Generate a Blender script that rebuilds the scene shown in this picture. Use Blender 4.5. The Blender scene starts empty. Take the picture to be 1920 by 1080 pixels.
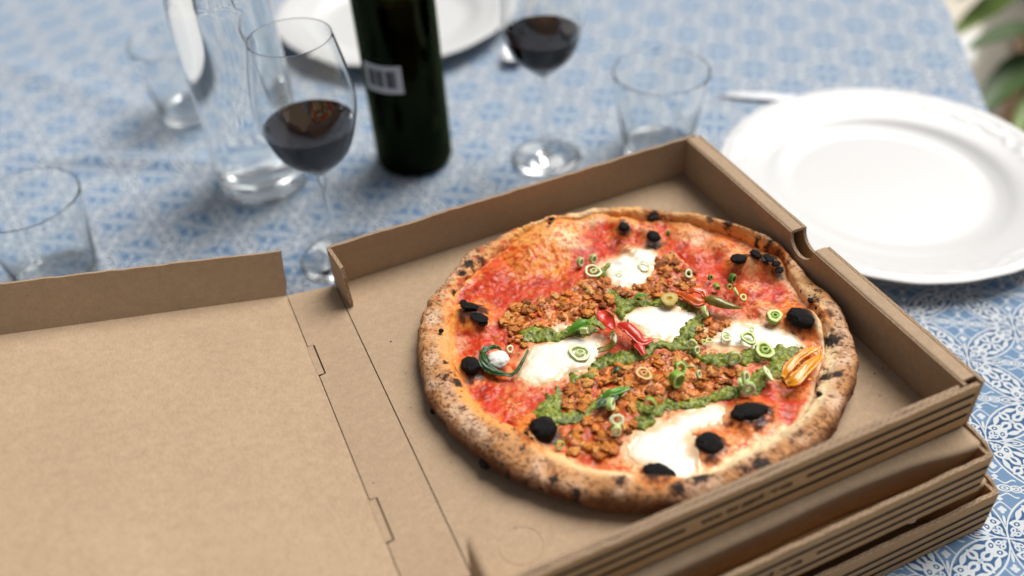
import bpy, bmesh, math, random
import numpy as np
from mathutils import Vector, Matrix, Euler
from mathutils.geometry import tessellate_polygon
random.seed(7); rng = np.random.default_rng(7)
scene = bpy.context.scene
C = scene.collection

# ------------------------------------------------------------------ camera
FP = 1750.0                                    # focal length in pixels of a 1920 px wide frame
CAM = np.array([-0.0760198, -0.5752166, 0.4793486])
EUL = (0.8483391, 0.0534193, -0.4206270)
cam_data = bpy.data.cameras.new("camera"); cam = bpy.data.objects.new("camera", cam_data); C.objects.link(cam)
cam.location = CAM; cam.rotation_euler = EUL
cam_data.sensor_width = 36.0; cam_data.lens = FP / 1920 * 36
cam_data.clip_start = 0.02; cam_data.clip_end = 200
cam_data.dof.use_dof = True; cam_data.dof.focus_distance = 0.665; cam_data.dof.aperture_fstop = 2.2
scene.camera = cam
# ------------------------------------------------------------------ sky and sun (soft light from behind the table)
SUN_EL, SUN_AZ = math.radians(56), math.radians(66)     # azimuth from +Y towards +X
world = bpy.data.worlds.new("World"); scene.world = world; world.use_nodes = True
nt = world.node_tree; bg = nt.nodes["Background"]
sky = nt.nodes.new("ShaderNodeTexSky"); sky.sky_type = 'NISHITA'; sky.sun_disc = False
sky.sun_elevation = SUN_EL; sky.sun_rotation = SUN_AZ; sky.air_density = 1.2; sky.dust_density = 4.0; sky.ozone_density = 1.0
hs = nt.nodes.new('ShaderNodeHueSaturation'); hs.inputs['Saturation'].default_value = .3   # thin overcast
nt.links.new(sky.outputs[0], hs.inputs['Color']); nt.links.new(hs.outputs[0], bg.inputs[0]); bg.inputs[1].default_value = 0.042
sd = bpy.data.lights.new("sun", 'SUN'); sun = bpy.data.objects.new("sun", sd); C.objects.link(sun)
sd.energy = 2.75; sd.angle = math.radians(42); sd.color = (1.0, 0.97, 0.93)
dirv = Vector((math.sin(SUN_AZ) * math.cos(SUN_EL), math.cos(SUN_AZ) * math.cos(SUN_EL), math.sin(SUN_EL)))
sun.rotation_euler = dirv.to_track_quat('Z', 'Y').to_euler(); sun.location = (0, 0, 3)
scene.view_settings.view_transform = 'Standard'; scene.view_settings.look = 'None'
scene.view_settings.exposure = 0.47; scene.view_settings.gamma = 1.0
scene.cycles.use_denoising = True; scene.cycles.max_bounces = 32; scene.cycles.transmission_bounces = 32; scene.cycles.diffuse_bounces = 5; scene.cycles.glossy_bounces = 8
scene.cycles.transparent_max_bounces = 12; scene.cycles.sample_clamp_indirect = 6.0; scene.cycles.blur_glossy = 0.5

# ------------------------------------------------------------------ helpers
ROT = np.array(Euler(EUL).to_matrix())
def ray(px, py):
    return ROT @ np.array([(px - 960) / FP, (540 - py) / FP, -1.0])
def U(px, py, z):                              # measured image point -> point on the level z
    d = ray(px, py); return CAM + d * ((z - CAM[2]) / d[2])
def onY(px, py, y):                            # measured image point -> point on the upright plane y
    d = ray(px, py); return CAM + d * ((y - CAM[1]) / d[1])
def lin(r, g, b):
    return tuple(((c / 255) / 12.92 if c / 255 <= .04045 else ((c / 255 + .055) / 1.055) ** 2.4) for c in (r, g, b))
PERM = rng.integers(0, 1 << 30, 4096)
def _h(i, j, k):
    return (PERM[(i + PERM[(j + PERM[k & 4095]) & 4095]) & 4095] & 65535) / 32767.5 - 1
def noise(x, y, z=0.0, s=1.0):
    x, y, z = np.broadcast_arrays(np.asarray(x) * s, np.asarray(y) * s, np.asarray(z) * s)
    xi, yi, zi = np.floor(x).astype(int), np.floor(y).astype(int), np.floor(z).astype(int)
    fx, fy, fz = x - xi, y - yi, z - zi
    fx, fy, fz = [f * f * f * (f * (f * 6 - 15) + 10) for f in (fx, fy, fz)]
    r = 0
    for a in (0, 1):
        for b in (0, 1):
            for c in (0, 1):
                r = r + _h(xi + a, yi + b, zi + c) * (fx if a else 1 - fx) * (fy if b else 1 - fy) * (fz if c else 1 - fz)
    return r
def fbm(x, y, z=0.0, s=1.0, o=4, g=.5):
    r = 0; a = 1.0; t = 0
    for i in range(o):
        r = r + a * noise(np.asarray(x) + 3.1 * i, np.asarray(y) - 1.7 * i, z, s); t += a; a *= g; s *= 2.03
    return r / t
def sstep(a, b, x):
    t = np.clip((x - a) / (b - a), 0, 1); return t * t * (3 - 2 * t)

def tag(o, label=None, cat=None, group=None, kind=None):
    if label: o['label'] = label
    if cat: o['category'] = cat
    if group: o['group'] = group
    if kind: o['kind'] = kind
    return o
def link(name, me, mat=None, parent=None, loc=(0, 0, 0)):
    o = bpy.data.objects.new(name, me); C.objects.link(o); o.location = loc
    if mat is not None and me is not None and len(me.materials) == 0:
        for m in (mat if isinstance(mat, (list, tuple)) else (mat,)): me.materials.append(m)
    if parent is not None: o.parent = parent
    return o
def empty(name, loc=(0, 0, 0), **k):
    o = bpy.data.objects.new(name, None); C.objects.link(o); o.location = loc; o.empty_display_size = .02
    return tag(o, **k)
def fastmesh(name, V, F, smooth=True, col=None):
    """V (n,3) array, F (m,3|4) array"""
    me = bpy.data.meshes.new(name); V = np.ascontiguousarray(V, np.float32); F = np.ascontiguousarray(F, np.int32)
    n, k = F.shape
    me.vertices.add(len(V)); me.vertices.foreach_set("co", V.ravel())
    me.loops.add(n * k); me.loops.foreach_set("vertex_index", F.ravel())
    me.polygons.add(n); me.polygons.foreach_set("loop_start", np.arange(0, n * k, k, dtype=np.int32))
    me.polygons.foreach_set("use_smooth", np.full(n, smooth, dtype=bool))
    me.update(calc_edges=True); me.validate()
    if col is not None:
        a = me.color_attributes.new("Col", 'FLOAT_COLOR', 'POINT')
        a.data.foreach_set("color", np.c_[col, np.ones(len(col))].astype(np.float32).ravel())
    return me
def grid_faces(nu, nv, wrap=False):
    i, j = np.meshgrid(np.arange(nu if wrap else nu - 1), np.arange(nv - 1), indexing='ij')
    i2 = (i + 1) % nu
    return np.stack([i * nv + j, i2 * nv + j, i2 * nv + j + 1, i * nv + j + 1], -1).reshape(-1, 4)
def lathe(name, prof, n=72, mat=None, parent=None, loc=(0, 0, 0), wob=0, smooth=True):
    pr = np.array(prof, float); th = np.linspace(0, 2 * np.pi, n, endpoint=False)
    V = np.stack([np.outer(np.cos(th), pr[:, 0]), np.outer(np.sin(th), pr[:, 0]), np.tile(pr[:, 1], (n, 1))], -1).reshape(-1, 3)
    me = fastmesh(name, V, grid_faces(n, len(pr), True), smooth)
    bm = bmesh.new(); bm.from_mesh(me); bmesh.ops.remove_doubles(bm, verts=bm.verts, dist=1e-5)
    bmesh.ops.recalc_face_normals(bm, faces=bm.faces); bm.to_mesh(me); bm.free()
    return link(name, me, mat, parent, loc)
def crv(pts, n=12):                            # Catmull-Rom through profile points
    P = np.array(pts, float); P = np.vstack([2 * P[0] - P[1], P, 2 * P[-1] - P[-2]]); out = []
    for i in range(1, len(P) - 2):
        t = np.linspace(0, 1, n, endpoint=False)[:, None]; a, b, c, d = P[i - 1:i + 3]
        out.append(.5 * (2 * b + (c - a) * t + (2 * a - 5 * b + 4 * c - d) * t ** 2 + (3 * b - a - 3 * c + d) * t ** 3))
    out.append(P[-2][None]); return np.vstack(out)
def tube(name, pts, rad, mat, parent=None, seg=10, flat=1.0, col=None):
    P = np.array(pts, float); n = len(P); rad = np.broadcast_to(np.asarray(rad, float), (n,))
    T = np.gradient(P, axis=0); T /= np.linalg.norm(T, axis=1)[:, None] + 1e-12
    up = np.array([0, 0, 1.0]); A = np.cross(T, up); A /= np.linalg.norm(A, axis=1)[:, None] + 1e-9; B = np.cross(A, T)
    th = np.linspace(0, 2 * np.pi, seg, endpoint=False)
    V = (P[:, None] + rad[:, None, None] * (np.cos(th)[None, :, None] * A[:, None] + flat * np.sin(th)[None, :, None] * B[:, None])).reshape(-1, 3)
    i, j = np.meshgrid(np.arange(n - 1), np.arange(seg), indexing='ij'); j2 = (j + 1) % seg
    F = np.stack([i * seg + j, i * seg + j2, (i + 1) * seg + j2, (i + 1) * seg + j], -1).reshape(-1, 4)
    V = np.vstack([V, P[0], P[-1]]); a, b = n * seg, n * seg + 1; k = np.arange(seg); k2 = (k + 1) % seg
    caps = np.vstack([np.stack([k2, k, np.full(seg, a), np.full(seg, a)], -1), np.stack([(n - 1) * seg + k, (n - 1) * seg + k2, np.full(seg, b), np.full(seg, b)], -1)])
    me = bpy.data.meshes.new(name); me.from_pydata(V.tolist(), [], F.tolist() + [c[:3].tolist() for c in caps])
    me.polygons.foreach_set("use_smooth", np.ones(len(me.polygons), bool)); me.update()
    return link(name, me, mat, parent)

# ------------------------------------------------------------------ materials
def mat(name):
    m = bpy.data.materials.new(name); m.use_nodes = True
    return m, m.node_tree, m.node_tree.nodes["Principled BSDF"]
def N(nt, t, **k):
    n = nt.nodes.new(t)
    for a, b in k.items():
        if a in n.inputs: n.inputs[a].default_value = b
        else: setattr(n, a, b)
    return n
def ramp(nt, stops, inp=None):
    r = nt.nodes.new("ShaderNodeValToRGB"); e = r.color_ramp.elements
    while len(e) < len(stops): e.new(.5)
    for q, (p, c) in zip(e, stops): q.position = p; q.color = (*c, 1) if len(c) == 3 else c
    if inp is not None: nt.links.new(inp, r.inputs[0])
    return r
def bump(nt, b, h, strength=.3, dist=.001):
    n = N(nt, "ShaderNodeBump", Strength=strength, Distance=dist); nt.links.new(h, n.inputs["Height"]); nt.links.new(n.outputs[0], b.inputs["Normal"]); return n

def cardboard(name, base, printed=False):
    m, t, b = mat(name); L = t.links
    geo = N(t, "ShaderNodeNewGeometry"); tc = geo.outputs["Position"]
    mp = N(t, "ShaderNodeMapping"); mp.inputs["Scale"].default_value = (1, .35, 1); L.new(tc, mp.inputs[0])
    fib = N(t, "ShaderNodeTexNoise", Scale=900.0, Detail=4.0, Roughness=.7); L.new(mp.outputs[0], fib.inputs["Vector"])
    big = N(t, "ShaderNodeTexNoise", Scale=14.0, Detail=3.0); L.new(tc, big.inputs["Vector"])
    mid = N(t, "ShaderNodeTexNoise", Scale=160.0, Detail=3.0); L.new(tc, mid.inputs["Vector"])
    spk = N(t, "ShaderNodeTexVoronoi", Scale=230.0); L.new(tc, spk.inputs["Vector"])
    sr = N(t, "ShaderNodeTexNoise", Scale=90.0); L.new(tc, sr.inputs["Vector"])
    r1 = ramp(t, [(.25, tuple(c * .84 for c in base)), (.75, tuple(min(1, c * 1.14) for c in base))], fib.outputs[0])
    mx = N(t, "ShaderNodeMix", data_type='RGBA', blend_type='MULTIPLY'); mx.inputs[0].default_value = 1
    r2 = ramp(t, [(.3, (.95, .945, .93)), (.7, (1.03, 1.03, 1.02))], big.outputs[0])
    L.new(r1.outputs[0], mx.inputs[6]); L.new(r2.outputs[0], mx.inputs[7])
    mx3 = N(t, "ShaderNodeMix", data_type='RGBA', blend_type='MULTIPLY'); mx3.inputs[0].default_value = 1
    r4 = ramp(t, [(.3, (.94, .935, .93)), (.7, (1.05, 1.05, 1.05))], mid.outputs[0]); L.new(mx.outputs[2], mx3.inputs[6]); L.new(r4.outputs[0], mx3.inputs[7])
    r3 = ramp(t, [(.05, (.35, .28, .2)), (.13, (1, 1, 1))], spk.outputs["Distance"])
    thr = ramp(t, [(.62, (0, 0, 0)), (.68, (1, 1, 1))], sr.outputs[0])
    mx2 = N(t, "ShaderNodeMix", data_type='RGBA', blend_type='MULTIPLY'); L.new(thr.outputs[0], mx2.inputs[0])
    L.new(mx3.outputs[2], mx2.inputs[6]); L.new(r3.outputs[0], mx2.inputs[7]); L.new(mx2.outputs[2], b.inputs["Base Color"])
    b.inputs["Roughness"].default_value = .82; b.inputs["Specular IOR Level"].default_value = .25
    wv = N(t, "ShaderNodeTexWave", Scale=46.0, Distortion=.6); wv.bands_direction = 'Y'; L.new(tc, wv.inputs["Vector"])
    ad = N(t, "ShaderNodeMath", operation='MULTIPLY_ADD'); ad.inputs[1].default_value = .25; L.new(wv.outputs[1], ad.inputs[0]); L.new(fib.outputs[0], ad.inputs[2])
    bump(t, b, ad.outputs[0], .32, .0004)
    return m
KRAFT = lin(176, 151, 124)
M_card = cardboard("kraft_cardboard", KRAFT)
M_card2 = cardboard("kraft_cardboard_outer", tuple(c * .95 for c in lin(190, 150, 106)))
def fluted():
    m, t, b = mat("corrugated_edge"); L = t.links
    uv = N(t, "ShaderNodeUVMap"); uv.uv_map = "UVMap"
    sp = N(t, "ShaderNodeSeparateXYZ"); L.new(uv.outputs[0], sp.inputs[0])
    no = N(t, "ShaderNodeTexNoise", Scale=120.0); L.new(uv.outputs[0], no.inputs["Vector"])
    s1 = N(t, "ShaderNodeMath", operation='MULTIPLY_ADD'); s1.inputs[1].default_value = 2 * math.pi / .0062
    L.new(sp.outputs[0], s1.inputs[0]); L.new(no.outputs[0], s1.inputs[2])
    sn = N(t, "ShaderNodeMath", operation='SINE'); L.new(s1.outputs[0], sn.inputs[0])
    c = N(t, "ShaderNodeMath", operation='MULTIPLY_ADD'); c.inputs[1].default_value = .3; c.inputs[2].default_value = .5; L.new(sn.outputs[0], c.inputs[0])
    d = N(t, "ShaderNodeMath", operation='SUBTRACT'); L.new(sp.outputs[1], d.inputs[0]); L.new(c.outputs[0], d.inputs[1])
    a = N(t, "ShaderNodeMath", operation='ABSOLUTE'); L.new(d.outputs[0], a.inputs[0])
    e = N(t, "ShaderNodeMath", operation='SUBTRACT'); e.inputs[1].default_value = .5; L.new(sp.outputs[1], e.inputs[0])
    f = N(t, "ShaderNodeMath", operation='ABSOLUTE'); L.new(e.outputs[0], f.inputs[0])
    g = N(t, "ShaderNodeMath", operation='SUBTRACT'); g.inputs[0].default_value = .5; L.new(f.outputs[0], g.inputs[1])
    mn = N(t, "ShaderNodeMath", operation='MINIMUM'); L.new(a.outputs[0], mn.inputs[0]); L.new(g.outputs[0], mn.inputs[1])
    r = ramp(t, [(.12, tuple(c_ * .95 for c_ in KRAFT)), (.26, lin(128, 100, 70))], mn.outputs[0])
    L.new(r.outputs[0], b.inputs["Base Color"]); b.inputs["Roughness"].default_value = .9
    inv = N(t, "ShaderNodeMath", operation='MULTIPLY'); inv.inputs[1].default_value = -1; L.new(mn.outputs[0], inv.inputs[0]); bump(t, b, inv.outputs[0], .4, .0005)
    return m
M_edge = fluted()
def simple(name, col, rough=.5, spec=.5, nscale=0, namp=.15, bumpd=0, **kw):
    m, t, b = mat(name); b.inputs["Base Color"].default_value = (*col, 1); b.inputs["Roughness"].default_value = rough
    b.inputs["Specular IOR Level"].default_value = spec
    for k, v in kw.items(): b.inputs[k.replace('_', ' ')].default_value = v
    if nscale:
        tc = N(t, "ShaderNodeTexCoord"); no = N(t, "ShaderNodeTexNoise", Scale=float(nscale), Detail=4.0); t.links.new(tc.outputs["Object"], no.inputs["Vector"])
        r = ramp(t, [(.25, tuple(c * (1 - namp) for c in col)), (.75, tuple(min(1, c * (1 + namp)) for c in col))], no.outputs[0])
        t.links.new(r.outputs[0], b.inputs["Base Color"])
        if bumpd: bump(t, b, no.outputs[0], .5, bumpd)
    return m
M_ink = simple("printed_ink", lin(24, 20, 22), .75, .2, 300, .3)
M_ceramic = simple("glazed_porcelain", (.66, .66, .655), .28, .45, 8, .015)
M_steel = simple("polished_steel", (.75, .75, .76), .32, .5, 60, .05, Metallic=1.0)
def glass(name, col=(1, 1, 1), dens=0, ior=1.5, rough=0.0, vol=None):
    m, t, b = mat(name); t.nodes.remove(b)
    g = N(t, "ShaderNodeBsdfGlass"); g.inputs["Color"].default_value = (*col, 1); g.inputs["IOR"].default_value = ior; g.inputs["Roughness"].default_value = rough
    out = [n for n in t.nodes if n.type == 'OUTPUT_MATERIAL'][0]; t.links.new(g.outputs[0], out.inputs["Surface"])
    if dens:
        v = N(t, "ShaderNodeVolumeAbsorption"); v.inputs["Color"].default_value = (*vol, 1); v.inputs["Density"].default_value = dens
        t.links.new(v.outputs[0], out.inputs["Volume"])
    return m
M_glass = glass("clear_glass", (.985, .99, .99), 0, 1.48)
M_water = glass("drinking_water", (1, 1, 1), 0, 1.33)
M_wine = simple("red_wine", (.008, .0012, .0009), .03, .04)
M_green = glass("green_bottle_glass", (.2, .25, .12), 1000, 1.5, vol=(.24, .46, .03))
M_darkwine = glass("dark_wine_in_bottle", (.5, .3, .3), 1500, 1.34, vol=(.2, .02, .02))

def vcol(name, rough=.5, spec=.5, bscale=0, bdist=.0003, detail_amp=.0, sss=0, rvar=0, coat=0):
    m, t, b = mat(name); L = t.links
    a = N(t, "ShaderNodeVertexColor"); a.layer_name = "Col"
    tc = N(t, "ShaderNodeTexCoord"); no = N(t, "ShaderNodeTexNoise", Scale=float(bscale or 800), Detail=4.0, Roughness=.65); L.new(tc.outputs["Object"], no.inputs["Vector"])
    r = ramp(t, [(.25, (1 - detail_amp,) * 3), (.75, (1 + detail_amp,) * 3)], no.outputs[0])
    mx = N(t, "ShaderNodeMix", data_type='RGBA', blend_type='MULTIPLY'); mx.inputs[0].default_value = 1
    L.new(a.outputs[0], mx.inputs[6]); L.new(r.outputs[0], mx.inputs[7]); L.new(mx.outputs[2], b.inputs["Base Color"])
    b.inputs["Roughness"].default_value = rough; b.inputs["Specular IOR Level"].default_value = spec
    if rvar:
        n2 = N(t, "ShaderNodeTexNoise", Scale=120.0, Detail=3.0); L.new(tc.outputs["Object"], n2.inputs["Vector"])
        mr = N(t, "ShaderNodeMapRange"); mr.inputs[1].default_value = .35; mr.inputs[2].default_value = .65; mr.inputs[3].default_value = rough; mr.inputs[4].default_value = rough + rvar
        L.new(n2.outputs[0], mr.inputs[0]); L.new(mr.outputs[0], b.inputs["Roughness"])
    if sss:
        b.inputs["Subsurface Weight"].default_value = sss; b.inputs["Subsurface Radius"].default_value = (.004, .002, .001); b.inputs["Subsurface Scale"].default_value = .6
    if coat: b.inputs["Coat Weight"].default_value = coat; b.inputs["Coat Roughness"].default_value = .12
    if bscale: bump(t, b, no.outputs[0], .6, bdist)
    return m
M_crust = vcol("baked_crust", .7, .3, 1300, .0006, .3)
M_sauce = vcol("tomato_sauce", .3, .3, 500, .0003, .14, rvar=.35, coat=.12)
M_cheese = vcol("melted_mozzarella", .18, .45, 160, .0002, .03, sss=.2, coat=.2)
M_pesto = vcol("green_pesto", .34, .5, 1300, .0005, .4, rvar=.35, coat=.08)
def crumb_mat():
    m, t, b = mat("sausage_meat"); L = t.links
    oi = N(t, "ShaderNodeObjectInfo"); tc = N(t, "ShaderNodeTexCoord")
    no = N(t, "ShaderNodeTexNoise", Scale=420.0, Detail=4.0, Roughness=.65); L.new(tc.outputs["Object"], no.inputs["Vector"])
    r = ramp(t, [(.0, lin(160, 84, 8)), (.3, lin(206, 116, 20)), (.55, lin(230, 142, 34)), (.8, lin(240, 176, 88)), (1, lin(244, 128, 8))], oi.outputs["Random"])
    r2 = ramp(t, [(.3, (.6, .5, .42)), (.5, (1, .97, .93)), (.72, (1.3, 1.2, 1.1))], no.outputs[0])
    mx = N(t, "ShaderNodeMix", data_type='RGBA', blend_type='MULTIPLY'); mx.inputs[0].default_value = 1
    L.new(r.outputs[0], mx.inputs[6]); L.new(r2.outputs[0], mx.inputs[7]); L.new(mx.outputs[2], b.inputs["Base Color"])
    b.inputs["Roughness"].default_value = .32; b.inputs["Specular IOR Level"].default_value = .55; b.inputs["Coat Weight"].default_value = .2; b.inputs["Coat Roughness"].default_value = .1
    bump(t, b, no.outputs[0], .8, .0007); return m
M_crumb = crumb_mat()
M_char = simple("charred_dough", (.0035, .003, .003), .55, .22, 600, .7, .0010)
def onion_mat(name, c0, c1):
    m = vcol(name, .34, .45, 420, .0005, .2, sss=.2, rvar=.2); return m
M_onion = onion_mat("spring_onion", 0, 0)
M_leaf = simple("wilted_basil", lin(38, 74, 20), .35, .5, 160, .5, .0006)
M_leaf2 = simple("bright_herb_leaf", lin(84, 140, 26), .35, .5, 200, .35, .0004)
M_redpep = simple("roasted_red_pepper", lin(206, 44, 12), .34, .55, 160, .22, .0006, Coat_Weight=.3)
M_orange = simple("orange_tomato_flesh", lin(216, 92, 26), .34, .55, 220, .25, .0006, Coat_Weight=.3)
M_yelpep = simple("roasted_yellow_pepper", lin(238, 152, 16), .25, .55, 200, .2, .0006, Coat_Weight=.3)
M_olive = simple("pickled_green_pepper", lin(120, 104, 28), .25, .55, 220, .35, .0005, Coat_Weight=.3)

# ------------------------------------------------------------------ boards of corrugated cardboard
def board(name, poly, O, A, B, th=.0026, parent=None, mats=None, label=None, nrm=None, warp=0):
    """flat outline poly in the (A,B) frame at O, thickness th against the normal A x B"""
    O, A, B = [Vector(map(float, v)) for v in (O, A, B)]; A.normalize(); B.normalize(); n = A.cross(B)
    P = [O + A * u + B * v for u, v in poly]; k = len(P)
    ar = sum(poly[i][0] * poly[(i + 1) % k][1] - poly[(i + 1) % k][0] * poly[i][1] for i in range(k))
    if ar < 0: P = P[::-1]; poly = poly[::-1]
    bm = bmesh.new(); top = [bm.verts.new(p) for p in P]; bot = [bm.verts.new(p - n * th) for p in P]
    uvl = bm.loops.layers.uv.new("UVMap")
    run = 0
    tris = tessellate_polygon([[Vector((u, v, 0)) for u, v in poly]])
    for a, b_, c in tris:
        if (poly[b_][0] - poly[a][0]) * (poly[c][1] - poly[a][1]) - (poly[c][0] - poly[a][0]) * (poly[b_][1] - poly[a][1]) < 0: b_, c = c, b_
        bm.faces.new((top[a], top[b_], top[c])); bm.faces.new((bot[a], bot[c], bot[b_]))
    for i in range(k):
        j = (i + 1) % k; L = (P[j] - P[i]).length
        f = bm.faces.new((top[j], top[i], bot[i], bot[j])); f.material_index = 1
        for l, uv in zip(f.loops, ((run + L, 0), (run, 0), (run, 1), (run + L, 1))): l[uvl].uv = uv
        run += L
    me = bpy.data.meshes.new(name); bm.to_mesh(me); bm.free()
    o = link(name, me, mats or (M_card, M_edge), parent)
    if label: o['label'] = label
    return o
def strip(name, prof, y0, y1, parent, mats=None, ny=40, wob=.0003):
    """thin bent sheet: profile in x,z (closed outline) swept along y, open profile given thickness by caller"""
    pr = np.array(prof, float); ys = np.linspace(y0, y1, ny)
    V = np.zeros((ny, len(pr), 3)); V[:, :, 0] = pr[None, :, 0] + wob * noise(ys * 20, 3.3)[:, None]; V[:, :, 1] = ys[:, None]; V[:, :, 2] = pr[None, :, 1] + wob * noise(ys * 17, 9.1)[:, None]
    k = len(pr); i, j = np.meshgrid(np.arange(ny - 1), np.arange(k), indexing='ij'); j2 = (j + 1) % k
    F = np.stack([i * k + j, i * k + j2, (i + 1) * k + j2, (i + 1) * k + j], -1).reshape(-1, 4).tolist()
    F += [list(range(k))[::-1], [(ny - 1) * k + q for q in range(k)]]
    me = bpy.data.meshes.new(name); me.from_pydata(V.reshape(-1, 3).tolist(), [], F); me.update()
    bm = bmesh.new(); bm.from_mesh(me); bmesh.ops.recalc_face_normals(bm, faces=bm.faces); bm.to_mesh(me); bm.free()
    o = link(name, me, mats or (M_card,), parent)
    return o
W, D, H = .330, .323, .0375
def wavy(x0, x1, z0, z1, n=46, amp=.0005, seed=0.0):
    """outline whose upper edge is slightly torn"""
    xs = np.linspace(x0, x1, n)
    return [(x0, z0), (x1, z0)] + [(x, z1 + amp * float(noise(x * 260, seed)) + amp * .7 * float(noise(x * 30, seed + 5))) for x in xs[::-1]]
TXT = "www. our pypck .events"
def front_print(parent, y, z0, zs, x_text, x0, x1, label=None, rz=0):
    """three ink stripes with the web address in the gap of the middle one"""
    w = .0030
    yy = y - .00025
    def st(xa, xb, z, nm='printed_stripe'):
        n = 8; pts = []
        for s, xc in ((1, xb - w / 2), (-1, xa + w / 2)):
            for q in range(n + 1):
                a = -math.pi / 2 + math.pi * q / n
                pts.append((xc + s * math.cos(a) * w / 2, 0, z + s * math.sin(a) * w / 2))
        me = bpy.data.meshes.new(nm); me.from_pydata([(p[0], yy, p[2]) for p in pts], [], [list(range(len(pts)))]); me.update()
        return link(nm, me, M_ink, parent)
    st(x0 + .001, x1 - .001, z0 + zs[0]); st(x0 + .001, x1 - .001, z0 + zs[2])
    ta, tb = x_text; st(tb + .010, x1 - .001, z0 + zs[1]); st(x0 + .001, ta - .010, z0 + zs[1])
    cu = bpy.data.curves.new('printed_web_address', 'FONT'); cu.body = TXT; cu.size = .0078; cu.offset = .00022
    ob = bpy.data.objects.new('tmp', cu); C.objects.link(ob); bpy.context.view_layer.update()
    me = bpy.data.meshes.new_from_object(ob.evaluated_get(bpy.context.evaluated_depsgraph_get())); bpy.data.objects.remove(ob)
    co = np.array([v.co for v in me.vertices]); wd = co[:, 0].max() - co[:, 0].min(); k = (tb - ta) / wd
    for v in me.vertices: v.co = (ta + (v.co.x - co[:, 0].min()) * k, yy, z0 + zs[1] - .0024 + v.co.y * 1.05)
    me.materials.clear(); link('printed_web_address', me, M_ink, parent)

# ------------------------------------------------------------------ the open pizza box
TH = .0026
box = empty('pizza_box', (W / 2, -D / 2, -TH), label='open brown cardboard pizza box on top of the stack, holding the pizza, lid folded out', cat='pizza box', group='stacked cardboard pizza boxes')
def P_(o):                                      # keep world coordinates when parenting
    return o
def parent_keep(root):
    bpy.context.view_layer.update(); inv = root.matrix_world.inverted()
    for c in root.children: c.matrix_parent_inverse = inv
tabs = [(-.0570, -.0900), (-.2085, -.2435)]     # the two offset steps of the lid fold
XF, XT = -.0382, -.0334
def foldline(y0, y1):
    pts = [(XF, y0)]
    for a, b in tabs: pts += [(XF, a), (XT, a - .0006), (XT, b), (XF, b - .0008)]
    return pts + [(XF, y1)]
fl = foldline(.0065, -D - .004)
g = .0005
floor_poly = [(0.0002, .002), (W, .002), (W, -D), (0.0002, -D)]
board('box_floor', floor_poly, (0, 0, 0), (1, 0, 0), (0, 1, 0), TH, box)
board('hinge_panel', [(p[0] + g, p[1]) for p in fl] + [(-.0006, -D - .002), (-.0006, .001)], (0, 0, -.0001), (1, 0, 0), (0, 1, 0), TH, box)
board('fold_crease', [(XF - .006, .006), (XF + .0075, .006), (XF + .0075, -D - .003), (XF - .006, -D - .003)], (0, 0, -.0031), (1, 0, 0), (0, 1, 0), .0004, box)
board('fold_crease', [(-.004, .001), (.004, .001), (.004, -D), (-.004, -D)], (0, 0, -.0029), (1, 0, 0), (0, 1, 0), .0004, box)
# pressed circle in the floor
ci = []
c0 = U(978, 1022, 0)
for q in range(2):
    pass
th_ = np.linspace(0, 2 * np.pi, 64, endpoint=False)
V = np.vstack([np.c_[c0[0] + r * np.cos(th_), c0[1] + r * np.sin(th_), np.full(64, z)] for r, z in ((.0136, .0001), (.0133, .00035), (.0129, .00035), (.0126, .0001))])
F = []
for a in range(3):
    for q in range(64): F.append((a * 64 + q, a * 64 + (q + 1) % 64, (a + 1) * 64 + (q + 1) % 64, (a + 1) * 64 + q))
link('pressed_circle', fastmesh('pressed_circle', V, np.array(F)), M_card, box)
# back wall
board('back_wall', wavy(0, W - .001, 0, H, seed=1.), (0, 0, .0003), (1, 0, 0), (0, 0, 1), .0028, box)   # faces -y
# crease rib and short folded tab at its left end
board('corner_tab', [(0, .0005), (.030, .0005), (.0312, .006), (.0285, H * .45), (.0285, H * .74), (.0255, H * .96), (.012, H - .0005), (0, H - .0002)],
      (.0002, -.0004, 0), (.10, -1, 0), (0, 0, 1), .0026, box)
board('corner_tab', [(0, .0005), (.034, .0005), (.0345, H * .4), (.033, H * .72), (.030, H * .94), (.012, H - .0005), (0, H - .0002)],
      (-.0008, -D + .0375, 0), (.0, -1, 0), (.02, 0, 1), .0026, box)
# front wall with print
board('front_wall', wavy(0, W + .0005, -TH, H - .0020, seed=2., amp=.0008), (0, -D - .0002, 0), (1, 0, 0), (0, 0, 1), .0026, box, (M_card2, M_edge))
board('front_wall_inner', wavy(.004, W - .012, .0003, H - .0022, seed=4., amp=.0006), (0, -D + .0032, 0), (1, 0, 0), (0, 0, 1), .0026, box, (M_card, M_edge))
ta = onY(1314, 974, -D)[0]; tb = onY(1488, 893, -D)[0]
front_print(box, -D - .0002, 0, (.0268, .0176, .0080), (ta, tb), 0, W + .0003)
# right wall: a hollow rolled-over wall with a thumb notch
NY0, NY1, ND = -.1455, -.1725, .0135
def notch(y):
    c = (NY0 + NY1) / 2; r = abs(NY1 - NY0) / 2; q = 1 - ((y - c) / r) ** 2
    return ND * math.sqrt(max(0, q)) if q > 0 else 0
def notched(y0, y1, zb, zt):
    ys = sorted(set(np.linspace(y0, y1, 30).tolist() + np.linspace(NY0, NY1, 26).tolist()), reverse=True)
    return [(-y0, zb), (-y1, zb)] + [(-y, zt - notch(y) + .0002 * float(noise(y * 150, zb))) for y in ys[::-1]]
XI = W - .0098
board('right_wall_inner', notched(-.0006, -D + .003, .0002, H - .0012), (XI, 0, 0), (0, -1, 0), (0, 0, 1), .0024, box).location = (0, 0, 0)
board('right_wall_outer', notched(.0006, -D + .0005, -TH, H - .0012), (W + .0022, 0, 0), (0, -1, 0), (0, 0, 1), .0024, box, (M_card2, M_edge))
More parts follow.
